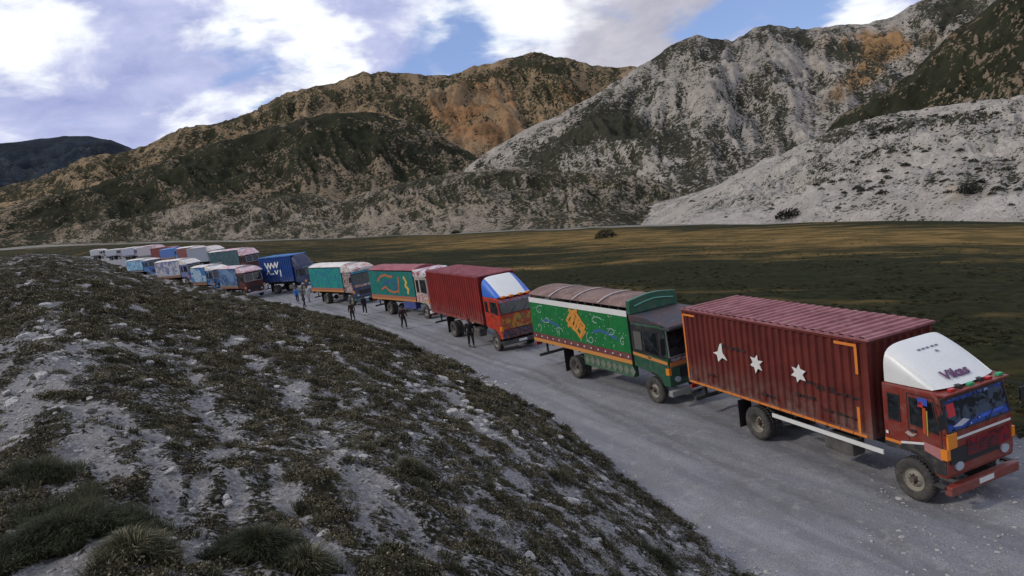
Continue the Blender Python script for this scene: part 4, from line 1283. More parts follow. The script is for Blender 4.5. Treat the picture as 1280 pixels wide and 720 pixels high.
M_TEAL = panel_mat('teal_panel', (.010, .125, .11), (.012, .10, .12), (.015, .16, .12), (.03, .2, .14), .8)
t4, b4 = teal_lorry(*on_ground(469, 391)[:2], -54, 'teal painted lorry with orange feathers on its side and a red roof', 7.9, M_ROOF3, M_TEAL, None, 1)
bird = MB(); OO = sideO(-1, .008)
bird.stroke([(1.6, 2.9), (2.2, 3.3), (3.2, 3.45), (4.0, 3.3), (4.4, 3.35)], .18, OO, (1, 0, 0), (0, 0, 1), (0, -1, 0), .008)
bird.build('painted_feather', P_((.42, .12, .04), kind='plain'), b4); bird = MB(); bird.stroke([(2.2, 2.2), (2.9, 2.45), (3.4, 2.15), (4.3, 2.0), (5.0, 2.1)], .16, OO, (1, 0, 0), (0, 0, 1), (0, -1, 0), .008)
bird.build('painted_feather', P_((.42, .12, .04), kind='plain'), b4); bird = MB(); bird.stroke([(5.2, 1.95), (5.3, 2.6), (5.5, 3.3)], .16, OO, (1, 0, 0), (0, 0, 1), (0, -1, 0), .008)
bird.build('painted_feather', P_((.42, .12, .04), kind='plain'), b4)
yb = MB(); yb.stroke([(6.4, 3.3), (6.7, 2.9), (6.5, 2.6), (6.9, 2.3), (6.75, 2.0)], .26, OO, (1, 0, 0), (0, 0, 1), (0, -1, 0), .008); yb.build('painted_flower', P_((.55, .36, .08), kind='plain'), b4)
bs = MB(); bs.stroke([(2.6, 2.7), (3.6, 3.0), (4.2, 2.7), (4.7, 3.1), (5.0, 2.5), (4.5, 2.2)], .2, sideO(-1, .006), (1, 0, 0), (0, 0, 1), (0, -1, 0), .008); bs.build('blue_scroll', P_((.02, .09, .22), kind='plain'), b4)
MB().box(5.6, 7.6, -HW + .02, -HW + .5, .7, 1.28).build('tool_box', P_((.03, .05, .2)), t4, bevel=.03)
c4, fp4, hw4 = cab(t4, 8.0, 9.9, 1.15, 3.35, P_((.36, .30, .28), .5, .45), 9.05, r=.52, lod=1, style='b', rake=.1, wz=2.1, low=.8, trim=M_WHITE)
MB().prism([(7.95, 3.36), (7.95, 3.9), (9.2, 3.85), (10.2, 3.55), (10.2, 3.36)], (0, -HW, 0), (1, 0, 0), (0, 0, 1), (0, 1, 0), 2 * HW).build('cab_roof', panel_mat('white_red_roof', (.48, .48, .5), (.3, .05, .06), (.4, .4, .45), (.1, .2, .4), 1.5), c4, bevel=.04)
for sg in (-1, 1):
    side_prism(MB(), [(8.02, 1.3), (9.6, 1.5), (9.88, 1.75), (9.88, 2.05), (8.02, 2.0)], sg, .004, .02, hw4).build('painted_panel', panel_mat('cab_side_flowers', (.45, .40, .38), (.40, .10, .06), (.05, .2, .3), (.4, .3, .06), 3), c4)

# 5: turquoise lorry with pale roof
M_TURQ = panel_mat('turquoise_panel', (.012, .22, .17), (.012, .15, .18), (.02, .07, .20), (.25, .08, .08), .9)
t5, b5 = teal_lorry(*on_ground(393, 379)[:2], -50, 'turquoise sided lorry with pale patched roof and dark blue front', 7.2, M_ROOFW, M_TURQ, None, 2)
c5, fp5, hw5 = cab(t5, 7.3, 9.2, 1.15, 3.25, P_((.03, .045, .09), .4, .3), 8.35, r=.52, lod=1, style='b', rake=.08, wz=2.1, low=.7, trim=P_((.02, .1, .12)))
MB().prism([(7.2, 3.26), (7.2, 3.95), (8.4, 3.9), (9.6, 3.6), (9.6, 3.32)], (0, -HW, 0), (1, 0, 0), (0, 0, 1), (0, 1, 0), 2 * HW).build('cab_roof', panel_mat('pale_red_roof', (.5, .48, .46), (.32, .10, .08), (.45, .45, .48), (.08, .1, .25), 1.4), c5, bevel=.04)
MB().box(9.3, 9.62, -HW, HW, 3.14, 3.30).build('sun_visor', P_((.02, .20, .30)), c5)
MB().box(9.202, 9.23, -1.1, 1.1, 1.75, 2.0).build('flower_band', panel_mat('flower_band_two', (.45, .40, .38), (.35, .12, .08), (.1, .1, .1), (.5, .5, .45), 4), c5)
for sg in (-1, 1):
    side_prism(MB(), [(7.32, 1.3), (9.0, 1.3), (9.0, 3.2), (7.32, 3.2)], sg, -.01, .02, hw5).build('painted_panel', panel_mat('cab_side_two', (.30, .2, .2), (.06, .02, .02), (.4, .4, .4), (.03, .03, .05), 2.4), c5)

# 6: blue container lorry
t6 = lorry_at(*on_ground(331, 368)[:2], -37, 'blue steel container lorry with torn white marks on its side')
running_gear(t6, 6.4, 2.4, 7.9, 1.45, 8.8, 1, r=.53)
b6 = container_body(t6, 6.4, 1.48, 3.1, M_BLUE, M_ROOFB, 1, roof_lip=True, pitch=.4)
zz_ = MB(); OO = sideO(-1, .004)
for pts in ([(1.2, 3.9), (1.6, 3.2), (1.9, 3.85), (2.2, 3.2), (2.5, 3.85), (2.9, 3.3), (3.3, 3.9), (3.5, 3.3), (3.9, 3.9)], [(1.3, 2.5), (1.7, 3.0), (2.0, 2.5), (2.7, 2.5)], [(3.0, 2.9), (3.3, 2.5), (3.6, 2.9)], [(4.1, 2.2), (4.1, 2.9)]):
    zz_ = MB().stroke(pts, .20, OO, (1, 0, 0), (0, 0, 1), (0, -1, 0), .008)
    zz_.build('white_mark', M_WHITE, b6)
c6, fp6, hw6 = cab(t6, 6.8, 8.7, 1.2, 3.15, P_((.012, .03, .09), .4, .3), 7.9, r=.53, lod=1, rake=.2, wz=2.1, low=.8, trim=M_WHITE)
f6, P6 = fairing(c6, 6.55, 7.9, 3.17, 4.62, P_((.008, .02, .07), .5, .3))


# ------------------------------------------------------------------ the rest of the queue
def far_lorry(px, py, yaw, L, label, side_m, roof_m, cab_m, top=3.75, hump=.2, screen=None, band=None, front=None, ribs=0, box=False):
    x, y, z = on_ground(px, py)
    t = lorry_at(x, y, yaw, label)
    running_gear(t, L, 2.4, L + 1.1, 1.3, L + 1.9, 0, r=.52)
    if box:
        b = container_body(t, L, 1.32, top - 1.32, side_m, roof_m, 0, pitch=.5)
    else:
        bc = [((.22, .11, .05), (.10, .05, .05)), ((.08, .12, .2), (.2, .2, .22)), ((.15, .14, .13), (.05, .07, .12)), ((.2, .06, .05), (.15, .13, .1))][int(px) % 4]
        b = wooden_body(t, L, 1.32, (1.72, top - .08), None, top, hump, side_m, band or P_(bc[0]), P_(bc[1]), roof_m, 0, ribs=ribs)
    c, fp, hw = cab(t, L + .1, L + 1.95, 1.15, 3.2, cab_m, L + 1.1, r=.52, lod=0, style='b', rake=.1, wz=2.1, low=.75, trim=P_((.35, .35, .36)))
    MB().prism([(L + .05, 3.21), (L + .05, top - .02), (L + .9, top - .1), (L + 2.2, 3.35), (L + 2.2, 3.21)], (0, -HW, 0), (1, 0, 0), (0, 0, 1), (0, 1, 0), 2 * HW).build('cab_roof', front or roof_m, c, bevel=.04)
    return t, b, c


M_LB = panel_mat('light_blue_panel', (.10, .28, .42), (.02, .10, .28), (.45, .52, .58), (.3, .4, .45), .9)
M_WB = panel_mat('white_blue_panel', (.26, .34, .42), (.02, .09, .26), (.08, .22, .34), (.3, .35, .4), .6)
M_DB = panel_mat('dark_blue_panel', (.02, .05, .15), (.07, .15, .28), (.18, .25, .32), (.05, .05, .08), .7)
M_BR = panel_mat('brown_red_front', (.06, .02, .018), (.02, .015, .02), (.12, .05, .05), (.15, .1, .1), 1.2)
M_PK = panel_mat('pink_pale_roof', (.45, .38, .40), (.40, .16, .20), (.5, .5, .52), (.2, .2, .3), 1.2)
M_WS = panel_mat('white_side', (.34, .36, .42), (.10, .14, .28), (.25, .2, .2), (.4, .4, .42), .8)
M_GD = panel_mat('dark_green_side', (.02, .06, .06), (.02, .05, .10), (.10, .14, .14), (.12, .06, .06), 1.2)
FAR = [
    # left file, nearest first
    (279, 373.5, -43, 6.0, 'dark blue sided lorry with brown red front, nearest of the left file', M_DB, M_PK, M_BR, 3.9, {}),
    (244, 368, -40, 5.4, 'lorry with white and blue swirled side and pale roof, second in the left file', M_WB, M_ROOFW, M_DB, 3.8, {}),
    (199, 359.5, -36, 6.2, 'white sided lorry with violet blue front, third in the left file', M_WS, M_ROOFW, panel_mat('violet_blue_front', (.08, .10, .26), (.03, .05, .15), (.3, .35, .5), (.4, .4, .45), 1.6), 3.8, {}),
    (162, 350, -33, 6.0, 'light blue sided lorry with blue front, fourth in the left file', M_LB, M_ROOFW, P_((.03, .12, .32)), 3.7, {}),
    # right file, behind the blue container
    (284, 346, -36, 6.2, 'lorry with pink and white patterned roof, just behind the blue container lorry', M_GD, M_PK, M_BR, 3.9, {}),
    (262, 341, -35, 6.0, 'dark green sided lorry with small bright blue front in the far queue', M_GD, M_ROOFW, P_((.03, .25, .55)), 3.8, {}),
    (240, 337.5, -33, 6.0, 'pale grey box lorry in the middle of the far queue', P_((.24, .27, .33)), M_ROOFW, P_((.2, .22, .28)), 3.8, dict(box=True)),
    (221, 334.6, -33, 6.0, 'dark red lorry with pale roof and green front in the far queue', P_((.13, .03, .03)), M_ROOFW, P_((.03, .12, .05)), 3.8, {}),
    (203, 332.2, -31, 6.0, 'blue covered lorry in the far queue beside a dark red one', P_((.03, .10, .32)), M_ROOFB, P_((.04, .16, .4)), 3.8, {}),
    (187, 330.2, -30, 6.0, 'dark red box lorry with a red roof in the far queue', P_((.16, .03, .03)), P_((.17, .03, .03)), P_((.2, .03, .03)), 3.8, dict(box=True)),
    (170, 328.6, -28, 6.0, 'pinkish white lorry far back in the queue', P_((.30, .28, .32)), M_PK, P_((.3, .2, .2)), 3.8, {}),
    (154, 327.3, -27, 6.0, 'pale violet lorry near the far end of the queue', P_((.26, .28, .38)), M_ROOFW, P_((.2, .2, .3)), 3.8, {}),
    (137, 326.2, -26, 6.0, 'grey white lorry second from the far end of the queue', P_((.28, .32, .38)), M_ROOFW, P_((.2, .22, .25)), 3.8, {}),
    (119, 325.2, -25, 6.0, 'white lorry at the very far end of the queue', P_((.34, .36, .40)), M_ROOFW, P_((.3, .3, .32)), 3.8, {}),
]
jit = random.Random(4)
for k, (px, py, yaw, L, lab, sm, rm, cm, top, kw) in enumerate(FAR):
    far_lorry(px + (jit.uniform(-5, 5) if k > 3 else 0), py, yaw + jit.uniform(-5, 5), L + jit.uniform(-1, .3), lab, sm, rm, cm, top + jit.uniform(-.35, .35), **kw)

# ------------------------------------------------------------------ people
def skin_body(name, verts, edges, radii, material, parent=None, lv=2):
    me = bpy.data.meshes.new(name); me.from_pydata([tuple(v) for v in verts], edges, [])
    o = bpy.data.objects.new(name, me); COL.objects.link(o)
    md = o.modifiers.new('Skin', 'SKIN'); md.use_smooth_shade = True
    if not me.skin_vertices: 
        bpy.context.view_layer.objects.active = o
    for i, r in enumerate(radii):
        v = me.skin_vertices[0].data[i]; v.radius = r if hasattr(r, '__len__') else (r, r)
    me.skin_vertices[0].data[0].use_root = True
    sb = o.modifiers.new('Sub', 'SUBSURF'); sb.levels = lv; sb.render_levels = lv
    dg = bpy.context.evaluated_depsgraph_get(); nm = bpy.data.meshes.new_from_object(o.evaluated_get(dg))
    o.modifiers.clear(); o.data = nm; nm.materials.clear(); nm.materials.append(material)
    if parent: o.parent = parent
    return o


M_SKIN = plain('skin', (.17, .085, .055), .6)
M_HAIR = plain('hair', (.012, .01, .009), .7)


def person(px, py, yaw, label, jacket, trousers, h=1.70, stride=.22, armf=(.25, -.2), extra=None, shoe=(.25, .25, .25), lean=0.0, hat=None):
    """yaw: heading, degrees from +X; the figure walks along its own +x"""
    x, y, z = on_ground(px, py)
    root = thing('person', label, 'person', (x, y, z), math.radians(yaw), 'people walking beside the lorries')
    k = h / 1.70
    V = []; E = []; Rr_ = []
    def v(p, r):
        V.append((p[0] * k, p[1] * k, p[2] * k)); Rr_.append(tuple(q * k for q in r) if hasattr(r, '__len__') else r * k); return len(V) - 1
    def chain(a, pts):
        for p, r in pts:
            b = v(p, r); E.append((a, b)); a = b
        return a
    pel = v((0, 0, .92), (.13, .10))
    ch = chain(pel, [((.01 + lean * .2, 0, 1.06), (.12, .09)), ((.02 + lean * .5, 0, 1.22), (.14, .10)), ((.01 + lean, 0, 1.38), (.11, .09))])
    nk = chain(ch, [((.015 + lean, 0, 1.47), .052), ((.03 + lean, 0, 1.53), .062)])
    hd = chain(nk, [((.04 + lean, 0, 1.61), (.082, .095)), ((.03 + lean, 0, 1.68), (.062, .07))])
    arms = {}
    for sg, af in ((1, armf[0]), (-1, armf[1])):
        sh = chain(ch, [((.0 + lean, sg * .17, 1.40), .058)])
        el = chain(sh, [((af * .5 - .02 + lean, sg * .22, 1.13), .045)])
        wr = chain(el, [((af * 1.15 + .05 + lean, sg * .22, .90 + abs(af) * .1), .027)])
        pm = chain(wr, [((af * 1.3 + .065 + lean, sg * .215, .835 + abs(af) * .1), (.035, .02))])
        bx0, bz0 = af * 1.3 + .065 + lean, .835 + abs(af) * .1
        for q in range(4):
            dy = (q - 1.5) * .021; ln = (.058, .068, .064, .05)[q]
            chain(pm, [((bx0 + .012 + dy * .6, sg * .213 + dy * .35, bz0 - .035), .0095), ((bx0 + .02 + dy * .7, sg * (.208) + dy * .35, bz0 - .035 - ln), .008)])
        chain(pm, [((bx0 + .035, sg * .20, bz0 + .005), .011), ((bx0 + .06, sg * .195, bz0 - .03), .009)])
        arms[sg] = ((.0 + lean, sg * .17, 1.40), (af * .5 - .02 + lean, sg * .22, 1.13), (af * 1.15 + .05 + lean, sg * .22, .90 + abs(af) * .1))
    legs = {}
    for sg in (1, -1):
        d = stride * sg
        hip = (.0, sg * .09, .88); kn = (d * .55 + .05, sg * .10, .49); an = (d - (.05 if d < 0 else 0), sg * .10, .085 + (.06 if d < 0 else 0))
        a = chain(pel, [(hip, .085), (kn, .056), (an, .04)])
        chain(a, [((an[0] + .10, an[1], an[2] - .045), (.038, .028)), ((an[0] + .17, an[1], an[2] - .055), (.03, .022))])
        legs[sg] = (hip, kn, an)
    body = skin_body('body', V, E, Rr_, M_SKIN, root)
    def garment(name, segs, m):
        Vv = []; Ee = []; Rg = []
        for sgm in segs:
            prev = None
            for p, r in sgm:
                if isinstance(p, int): prev = p; continue
                Vv.append(tuple(c * k for c in p)); Rg.append(tuple(q * k for q in r) if hasattr(r, '__len__') else r * k)
                if prev is not None: Ee.append((prev, len(Vv) - 1))
                prev = len(Vv) - 1
        return skin_body(name, Vv, Ee, Rg, m, root)
    garment('jacket', [[((0, 0, .90), (.165, .13)), ((.01 + lean * .2, 0, 1.06), (.15, .115)), ((.02 + lean * .5, 0, 1.22), (.17, .125)), ((.01 + lean, 0, 1.38), (.135, .11)), ((.015 + lean, 0, 1.47), (.07, .07))],
                       [(3, 0), (arms[1][0], .078), (arms[1][1], .062), (arms[1][2], .045)], [(3, 0), (arms[-1][0], .078), (arms[-1][1], .062), (arms[-1][2], .045)]], jacket)
    garment('trousers', [[((0, 0, .93), (.15, .115)), ((legs[1][0]), .105), (legs[1][1], .076), ((legs[1][2][0], legs[1][2][1], legs[1][2][2] + .03), .058)], [(0, 0), (legs[-1][0], .105), (legs[-1][1], .076), ((legs[-1][2][0], legs[-1][2][1], legs[-1][2][2] + .03), .058)]], trousers)
    for sg in (1, -1):
        an = legs[sg][2]
        MB().prism([(-.07, 0), (.20, 0), (.20, .045), (.10, .085), (-.07, .085)], ((an[0]) * k, (an[1] - .045) * k, (an[2] - .085) * k), (1, 0, 0), (0, 0, 1), (0, 1, 0), .09 * k).build('shoe', P_(shoe, kind='plain'), root, bevel=.015)
    # face: nose, brows, mouth, ears; hair
    hx = .04 + lean
    fc = MB()
    fc.add([((hx + .085) * k, 0, 1.635 * k), ((hx + .082) * k, .016 * k, 1.59 * k), ((hx + .082) * k, -.016 * k, 1.59 * k), ((hx + .118) * k, 0, 1.595 * k)], [(0, 1, 3), (0, 3, 2), (1, 2, 3), (0, 2, 1)])
    fc.build('nose', M_SKIN, body)
    for sg in (1, -1):
        MB().box((hx + .078) * k, (hx + .093) * k, (sg * .034 - .013) * k, (sg * .034 + .013) * k, 1.632 * k, 1.642 * k).build('eye', M_BLACK, body)
        MB().tube(((hx - .005) * k, sg * .088 * k, 1.61 * k), ((hx - .005) * k, sg * .106 * k, 1.612 * k), .026 * k, .018 * k, 8).build('ear', M_SKIN, body)
    MB().box((hx + .080) * k, (hx + .096) * k, -.024 * k, .024 * k, 1.560 * k, 1.567 * k).build('mouth', P_((.12, .04, .035), kind='plain'), body)
    hb = MB(); vs = []; nn, mm = 12, 7
    for i in range(mm + 1):
        ph = math.pi * .62 * i / mm
        for j in range(nn):
            t = 2 * math.pi * j / nn; fr = 1 - .45 * max(0, math.cos(t)) * (i / mm)
            vs.append(((hx - .008 + .108 * math.sin(ph * fr) * math.cos(t)) * k, .096 * math.sin(ph * fr) * math.sin(t) * k, (1.635 + .112 * math.cos(ph * fr)) * k))
    hb.add(vs, [(i * nn + j, i * nn + (j + 1) % nn, (i + 1) * nn + (j + 1) % nn, (i + 1) * nn + j) for i in range(mm) for j in range(nn)])
    hb.build('hat' if hat else 'hair', P_(hat, kind='plain') if hat else M_HAIR, root, smooth=True)
    return root


def cloth(name, col): return plain(name, col, .9)


person(590, 434, -75, 'person in black jacket and black trousers walking beside the bright red container lorry', cloth('black_cloth', (.010, .010, .012)), cloth('black_trousers', (.008, .008, .010)), 1.76, .16, (.1, -.1), shoe=(.02, .02, .02))
person(506, 411, -60, 'person in dark maroon jacket walking beside the teal painted lorry', cloth('maroon_cloth', (.035, .012, .012)), cloth('dark_trousers', (.012, .013, .018)), 1.72, .2, (.2, -.15), shoe=(.10, .08, .08), lean=.05)
person(442, 402, 110, 'person in dark brown clothes walking on the road edge below the turquoise sided lorry', cloth('brown_cloth', (.030, .018, .014)), cloth('brown_trousers', (.014, .012, .012)), 1.70, .24, (.2, -.25), shoe=(.05, .04, .04))
person(457, 393, -70, 'person in dark blue clothes and white shoes standing by the dark blue lorry front', cloth('navy_cloth', (.012, .015, .030)), cloth('navy_trousers', (.010, .010, .014)), 1.68, .18, (-.15, .2), shoe=(.5, .5, .5))
person(381, 384, 60, 'person in black walking between the blue container lorry and the turquoise sided lorry', cloth('charcoal_cloth', (.02, .02, .022)), cloth('charcoal_trousers', (.012, .012, .014)), 1.70, .2, (.2, -.2), shoe=(.05, .05, .05))
person(373, 379, -80, 'person in bright blue jacket by the blue container lorry', cloth('blue_cloth', (.03, .14, .42)), cloth('blue_trousers', (.03, .05, .12)), 1.72, .15, (.35, .3), shoe=(.2, .2, .2))
person(387, 377, -100, 'person in pale grey clothes behind the walker in black', cloth('grey_cloth', (.35, .37, .42)), cloth('grey_trousers', (.28, .30, .33)), 1.70, .12, (.1, -.1), shoe=(.1, .1, .1))

# ------------------------------------------------------------------ loose stones, tufts and bushes
def stone_mesh(seed, sub=2):
    bm = bmesh.new(); bmesh.ops.create_icosphere(bm, subdivisions=sub, radius=1)
    q = random.Random(seed); ax = [(Vector((q.uniform(-1, 1), q.uniform(-1, 1), q.uniform(-1, 1))).normalized(), q.uniform(.45, .85)) for _ in range(9)]
    for v in bm.verts:
        p = v.co.copy()
        for a, d in ax:
            e = p.dot(a) - d
            if e > 0: p -= a * e * .85
        v.co = Vector((p.x * 1.15, p.y * .9, p.z * .68))
    me = bpy.data.meshes.new('stone'); bm.to_mesh(me); bm.free()
    return me


def stone_material(name, a, b_):
    m, t, b = new_mat(name, .1)
    n = t.noise(objco(t), 3, 7, .7)
    t.put(b.inputs['Base Color'], t.mix(t.ramp(n, .35, .65), a, b_)); b.inputs['Roughness'].default_value = .9
    bump(t, b, n, .6, .1)
    return m


M_ST = stone_material('pale_stone', (.27, .26, .245), (.52, .51, .49))
M_STD = stone_material('dark_stone', (.05, .047, .042), (.13, .12, .11))
ST = [stone_mesh(i) for i in range(6)]
for m_ in ST: m_.materials.append(M_ST)


def leaf_clump(seed, n, rad, hgt, lw, ll, kind):
    """grass tuft or cushion plant made of small leaf faces"""
    q = np.random.RandomState(seed); V = []; F = []
    for i in range(n):
        a = q.uniform(0, 6.283); r = rad * math.sqrt(q.rand()); bx, by = r * math.cos(a), r * math.sin(a)
        if kind == 'grass':
            l = ll * q.uniform(.5, 1.1); out = q.uniform(.1, .9); b = a + q.uniform(-.9, .9); cx, cy = math.cos(b), math.sin(b); w = lw * q.uniform(.6, 1.2)
            sx, sy = -cy * w / 2, cx * w / 2; k = len(V)
            V += [(bx + sx, by + sy, -.02), (bx - sx, by - sy, -.02), (bx + cx * l * out * .35 + sx * .8, by + cy * l * out * .35 + sy * .8, l * .6), (bx + cx * l * out * .35 - sx * .8, by + cy * l * out * .35 - sy * .8, l * .6), (bx + cx * l * out, by + cy * l * out, l * (1 - out * .45))]
            F += [(k, k + 1, k + 3, k + 2), (k + 2, k + 3, k + 4)]
        else:
            hz = hgt * math.sqrt(max(0, 1 - (r / rad) ** 2)) * q.uniform(.2, 1.05)
            t = q.uniform(0, 6.283); up = q.uniform(-.2, 1); d = Vector((math.cos(t), math.sin(t), up)).normalized(); s_ = d.orthogonal().normalized() * lw * q.uniform(.5, 1.1); l = ll * q.uniform(.6, 1.2)
            p = Vector((bx, by, hz)); k = len(V)
            V += [tuple(p - s_ * .3), tuple(p + d * l * .5 + s_), tuple(p + d * l), tuple(p + d * l * .5 - s_)]
            F += [(k, k + 1, k + 2, k + 3)]
    me = bpy.data.meshes.new('clump'); me.from_pydata(V, [], F); me.update()
    return me


def leaf_mat(name, a, b_, c_):
    m, t, b = new_mat(name, .15)
    oi = t.new('ShaderNodeObjectInfo'); g = t.new('ShaderNodeNewGeometry')
    r = t.math('FRACT', t.math('ADD', oi.outputs['Random'], t.math('MULTIPLY', g.outputs['Random Per Island'], .6)))
    c = t.mix(t.ramp(r, .1, .6), a, b_); c = t.mix(t.ramp(r, .75, .98), c, c_)
    t.put(b.inputs['Base Color'], c); b.inputs['Roughness'].default_value = .75
    return m


M_LF = leaf_mat('dark_mat_plant', (.024, .023, .011), (.070, .061, .033), (.24, .21, .15))
M_GR = leaf_mat('dark_grass', (.018, .022, .012), (.050, .052, .030), (.18, .16, .10))
cl = [leaf_clump(1, 150, .22, .10, .018, .05, 'leaf'), leaf_clump(2, 110, .16, .12, .016, .05, 'leaf'), leaf_clump(3, 90, .12, .0, .009, .17, 'grass'), leaf_clump(4, 130, .28, .07, .02, .05, 'leaf')]
for c_ in cl: c_.materials.append(M_LF)
cl[2].materials[0] = M_GR


def scatter(name, label, mesh, pts, nrm, scl, rotz):
    src = bpy.data.objects.new(name + '_source', mesh)
    me = bpy.data.meshes.new(name); me.from_pydata([tuple(p) for p in pts], [], [])
    R_ = []
    for n, a in zip(nrm, rotz):
        e = (Vector(n).to_track_quat('Z', 'Y') @ Matrix.Rotation(a, 3, 'Z').to_quaternion()).to_euler(); R_ += [e.x, e.y, e.z]
    at = me.attributes.new('rot', 'FLOAT_VECTOR', 'POINT'); at.data.foreach_set('vector', np.array(R_, np.float32))
    at = me.attributes.new('scl', 'FLOAT', 'POINT'); at.data.foreach_set('value', np.array(scl, np.float32))
    o = bpy.data.objects.new(name, me); COL.objects.link(o); o['kind'] = 'stuff'; o['label'] = label
    ng = bpy.data.node_groups.new(name, 'GeometryNodeTree')
    ng.interface.new_socket('Geometry', in_out='INPUT', socket_type='NodeSocketGeometry'); ng.interface.new_socket('Geometry', in_out='OUTPUT', socket_type='NodeSocketGeometry')
    N = ng.nodes; Lk = ng.links
    gi = N.new('NodeGroupInput'); go = N.new('NodeGroupOutput'); io = N.new('GeometryNodeInstanceOnPoints'); ob = N.new('GeometryNodeObjectInfo'); ob.inputs[0].default_value = src
    ra = N.new('GeometryNodeInputNamedAttribute'); ra.data_type = 'FLOAT_VECTOR'; ra.inputs[0].default_value = 'rot'
    sa = N.new('GeometryNodeInputNamedAttribute'); sa.data_type = 'FLOAT'; sa.inputs[0].default_value = 'scl'
    Lk.new(gi.outputs[0], io.inputs['Points']); Lk.new(ob.outputs['Geometry'], io.inputs['Instance']); Lk.new(ra.outputs[0], io.inputs['Rotation']); Lk.new(sa.outputs[0], io.inputs['Scale']); Lk.new(io.outputs[0], go.inputs[0])
    o.modifiers.new('scatter', 'NODES').node_group = ng
    me.materials.append(mesh.materials[0])
    return o


# sample the bank: density falls off with distance, plants keep off the bare rills
NR = n_r - 1
Pc = BANK[:-1, :NR]; Pu = BANK[1:, :NR]; Pr = BANK[:-1, 1:]
nor = np.cross(Pr - Pc, Pu - Pc); area = np.linalg.norm(nor, axis=-1); nor = nor / np.maximum(area, 1e-9)[..., None]; nor[nor[..., 2] < 0] *= -1
ppx, ppy = proj(Pc); rr_ = np.hypot(Pc[..., 0], Pc[..., 1])
infr = (ppx > -120) & (ppx < 1400) & (ppy < 860) & (ppy > 250) & (az[:-1, None] > -1.05) & (az[:-1, None] < 1.1) & VALID[:-1, :NR]
bm_ = bare[:-1, :NR]


def pick(count, weight):
    w = (weight * area * infr).reshape(-1); w = w / w.sum()
    idx = rng.choice(len(w), count, p=w); a, b = idx // NR, idx % NR
    u, v = rng.rand(count)[:, None], rng.rand(count)[:, None]
    p = Pc[a, b] + (Pu[a, b] - Pc[a, b]) * u + (Pr[a, b] - Pc[a, b]) * v
    nn = nor[a, b] * .75 + np.array([0, 0, .45]); nn /= np.linalg.norm(nn, axis=1)[:, None]
    return p, nn


fall = 1 / (1 + (rr_ / 11.) ** 1.7)
clust = sstep(fbm(Pc[..., 0] * 2.1, Pc[..., 1] * 2.1, 5, .6), .44, .56)
vegw = fall * (1 - .95 * bm_) ** 2 * (.06 + clust)
for k, (cnt, nm, lab) in enumerate([(6000, 'mat_plants', 'dark low mat plants covering the bank between the rills'), (6500, 'cushion_plants', 'small dark cushion plants dotted over the bank'), (4500, 'grass', 'thin dark grass tufts growing on the bank'), (3000, 'creeping_plants', 'flat dark creeping plants on the bank')]):
    p, nn = pick(cnt, vegw)
    d = np.hypot(p[:, 0], p[:, 1])
    scatter(nm, lab, cl[k], p, nn, rng.uniform(.3, 1.0, cnt) * np.clip(d / 18, .7, 2.6), rng.uniform(0, 6.28, cnt))
p, nn = pick(9000, fall * (.25 + bm_))
m_ = ST[0].copy(); scatter('pebbles', 'small pale pebbles strewn over the bank', m_, p, nn, .018 * rng.lognormal(0, .6, 9000).clip(.4, 5) * np.clip(np.hypot(p[:, 0], p[:, 1]) / 9, .8, 3.2), rng.uniform(0, 6.28, 9000))
m_ = ST[1].copy(); m_.materials[0] = M_STD
p, nn = pick(5000, fall * (.3 + bm_)); scatter('pebbles', 'small dark pebbles strewn over the bank', m_, p, nn, .02 * rng.lognormal(0, .5, 5000).clip(.4, 4) * np.clip(np.hypot(p[:, 0], p[:, 1]) / 9, .8, 3.2), rng.uniform(0, 6.28, 5000))
# gravel on the road
cnt = 9000; u = rng.rand(cnt); ix = (rng.rand(cnt) * 300 + 190).astype(int).clip(0, 518); jx = (rng.rand(cnt) * 148).astype(int)
pr = np.stack([rx, ry, rz_], -1)[ix, jx] + np.stack([rng.uniform(-.2, .2, cnt), rng.uniform(-.2, .2, cnt), np.zeros(cnt)], -1)
m_ = ST[2].copy(); scatter('gravel', 'loose gravel scattered over the road', m_, pr, np.tile([0, 0, 1.], (cnt, 1)), .022 * rng.lognormal(0, .5, cnt).clip(.4, 4) * np.clip(np.hypot(pr[:, 0], pr[:, 1]) / 18, .8, 2.5), rng.uniform(0, 6.28, cnt))

# rough grass and stones on the near part of the meadow
MP = np.stack([mxx, myy, mz], -1); qx, qy = proj(MP); mr = np.hypot(mxx, myy)
okm = (qx > 250) & (qx < 1400) & (qy > 285) & (qy < 520) & (tm > .004) & (tm < .5)
wm = okm[:-1, :-1] * np.linalg.norm(np.cross(MP[1:, :-1] - MP[:-1, :-1], MP[:-1, 1:] - MP[:-1, :-1]), axis=-1) / (1 + (mr[:-1, :-1] / 45) ** 4) * sstep(fbm(mxx[:-1, :-1] * .12, myy[:-1, :-1] * .12, 4), .38, .6)
wm = (wm / wm.sum()).reshape(-1); cnt = 4500; ix = rng.choice(len(wm), cnt, p=wm); ia, ib = ix // (MP.shape[1] - 1), ix % (MP.shape[1] - 1)
uu, vv = rng.rand(cnt)[:, None], rng.rand(cnt)[:, None]
pm_ = MP[ia, ib] + (MP[ia + 1, ib] - MP[ia, ib]) * uu + (MP[ia, ib + 1] - MP[ia, ib]) * vv
mg = leaf_clump(9, 110, .32, .16, .03, .12, 'leaf'); mg.materials.append(leaf_mat('meadow_tuft', (.010, .014, .006), (.032, .034, .015), (.10, .075, .03)))
scatter('meadow_grass', 'rough dark grass clumps on the meadow beyond the road', mg, pm_, np.tile([0, 0, 1.], (cnt, 1)), rng.uniform(.2, .8, cnt), rng.uniform(0, 6.28, cnt))
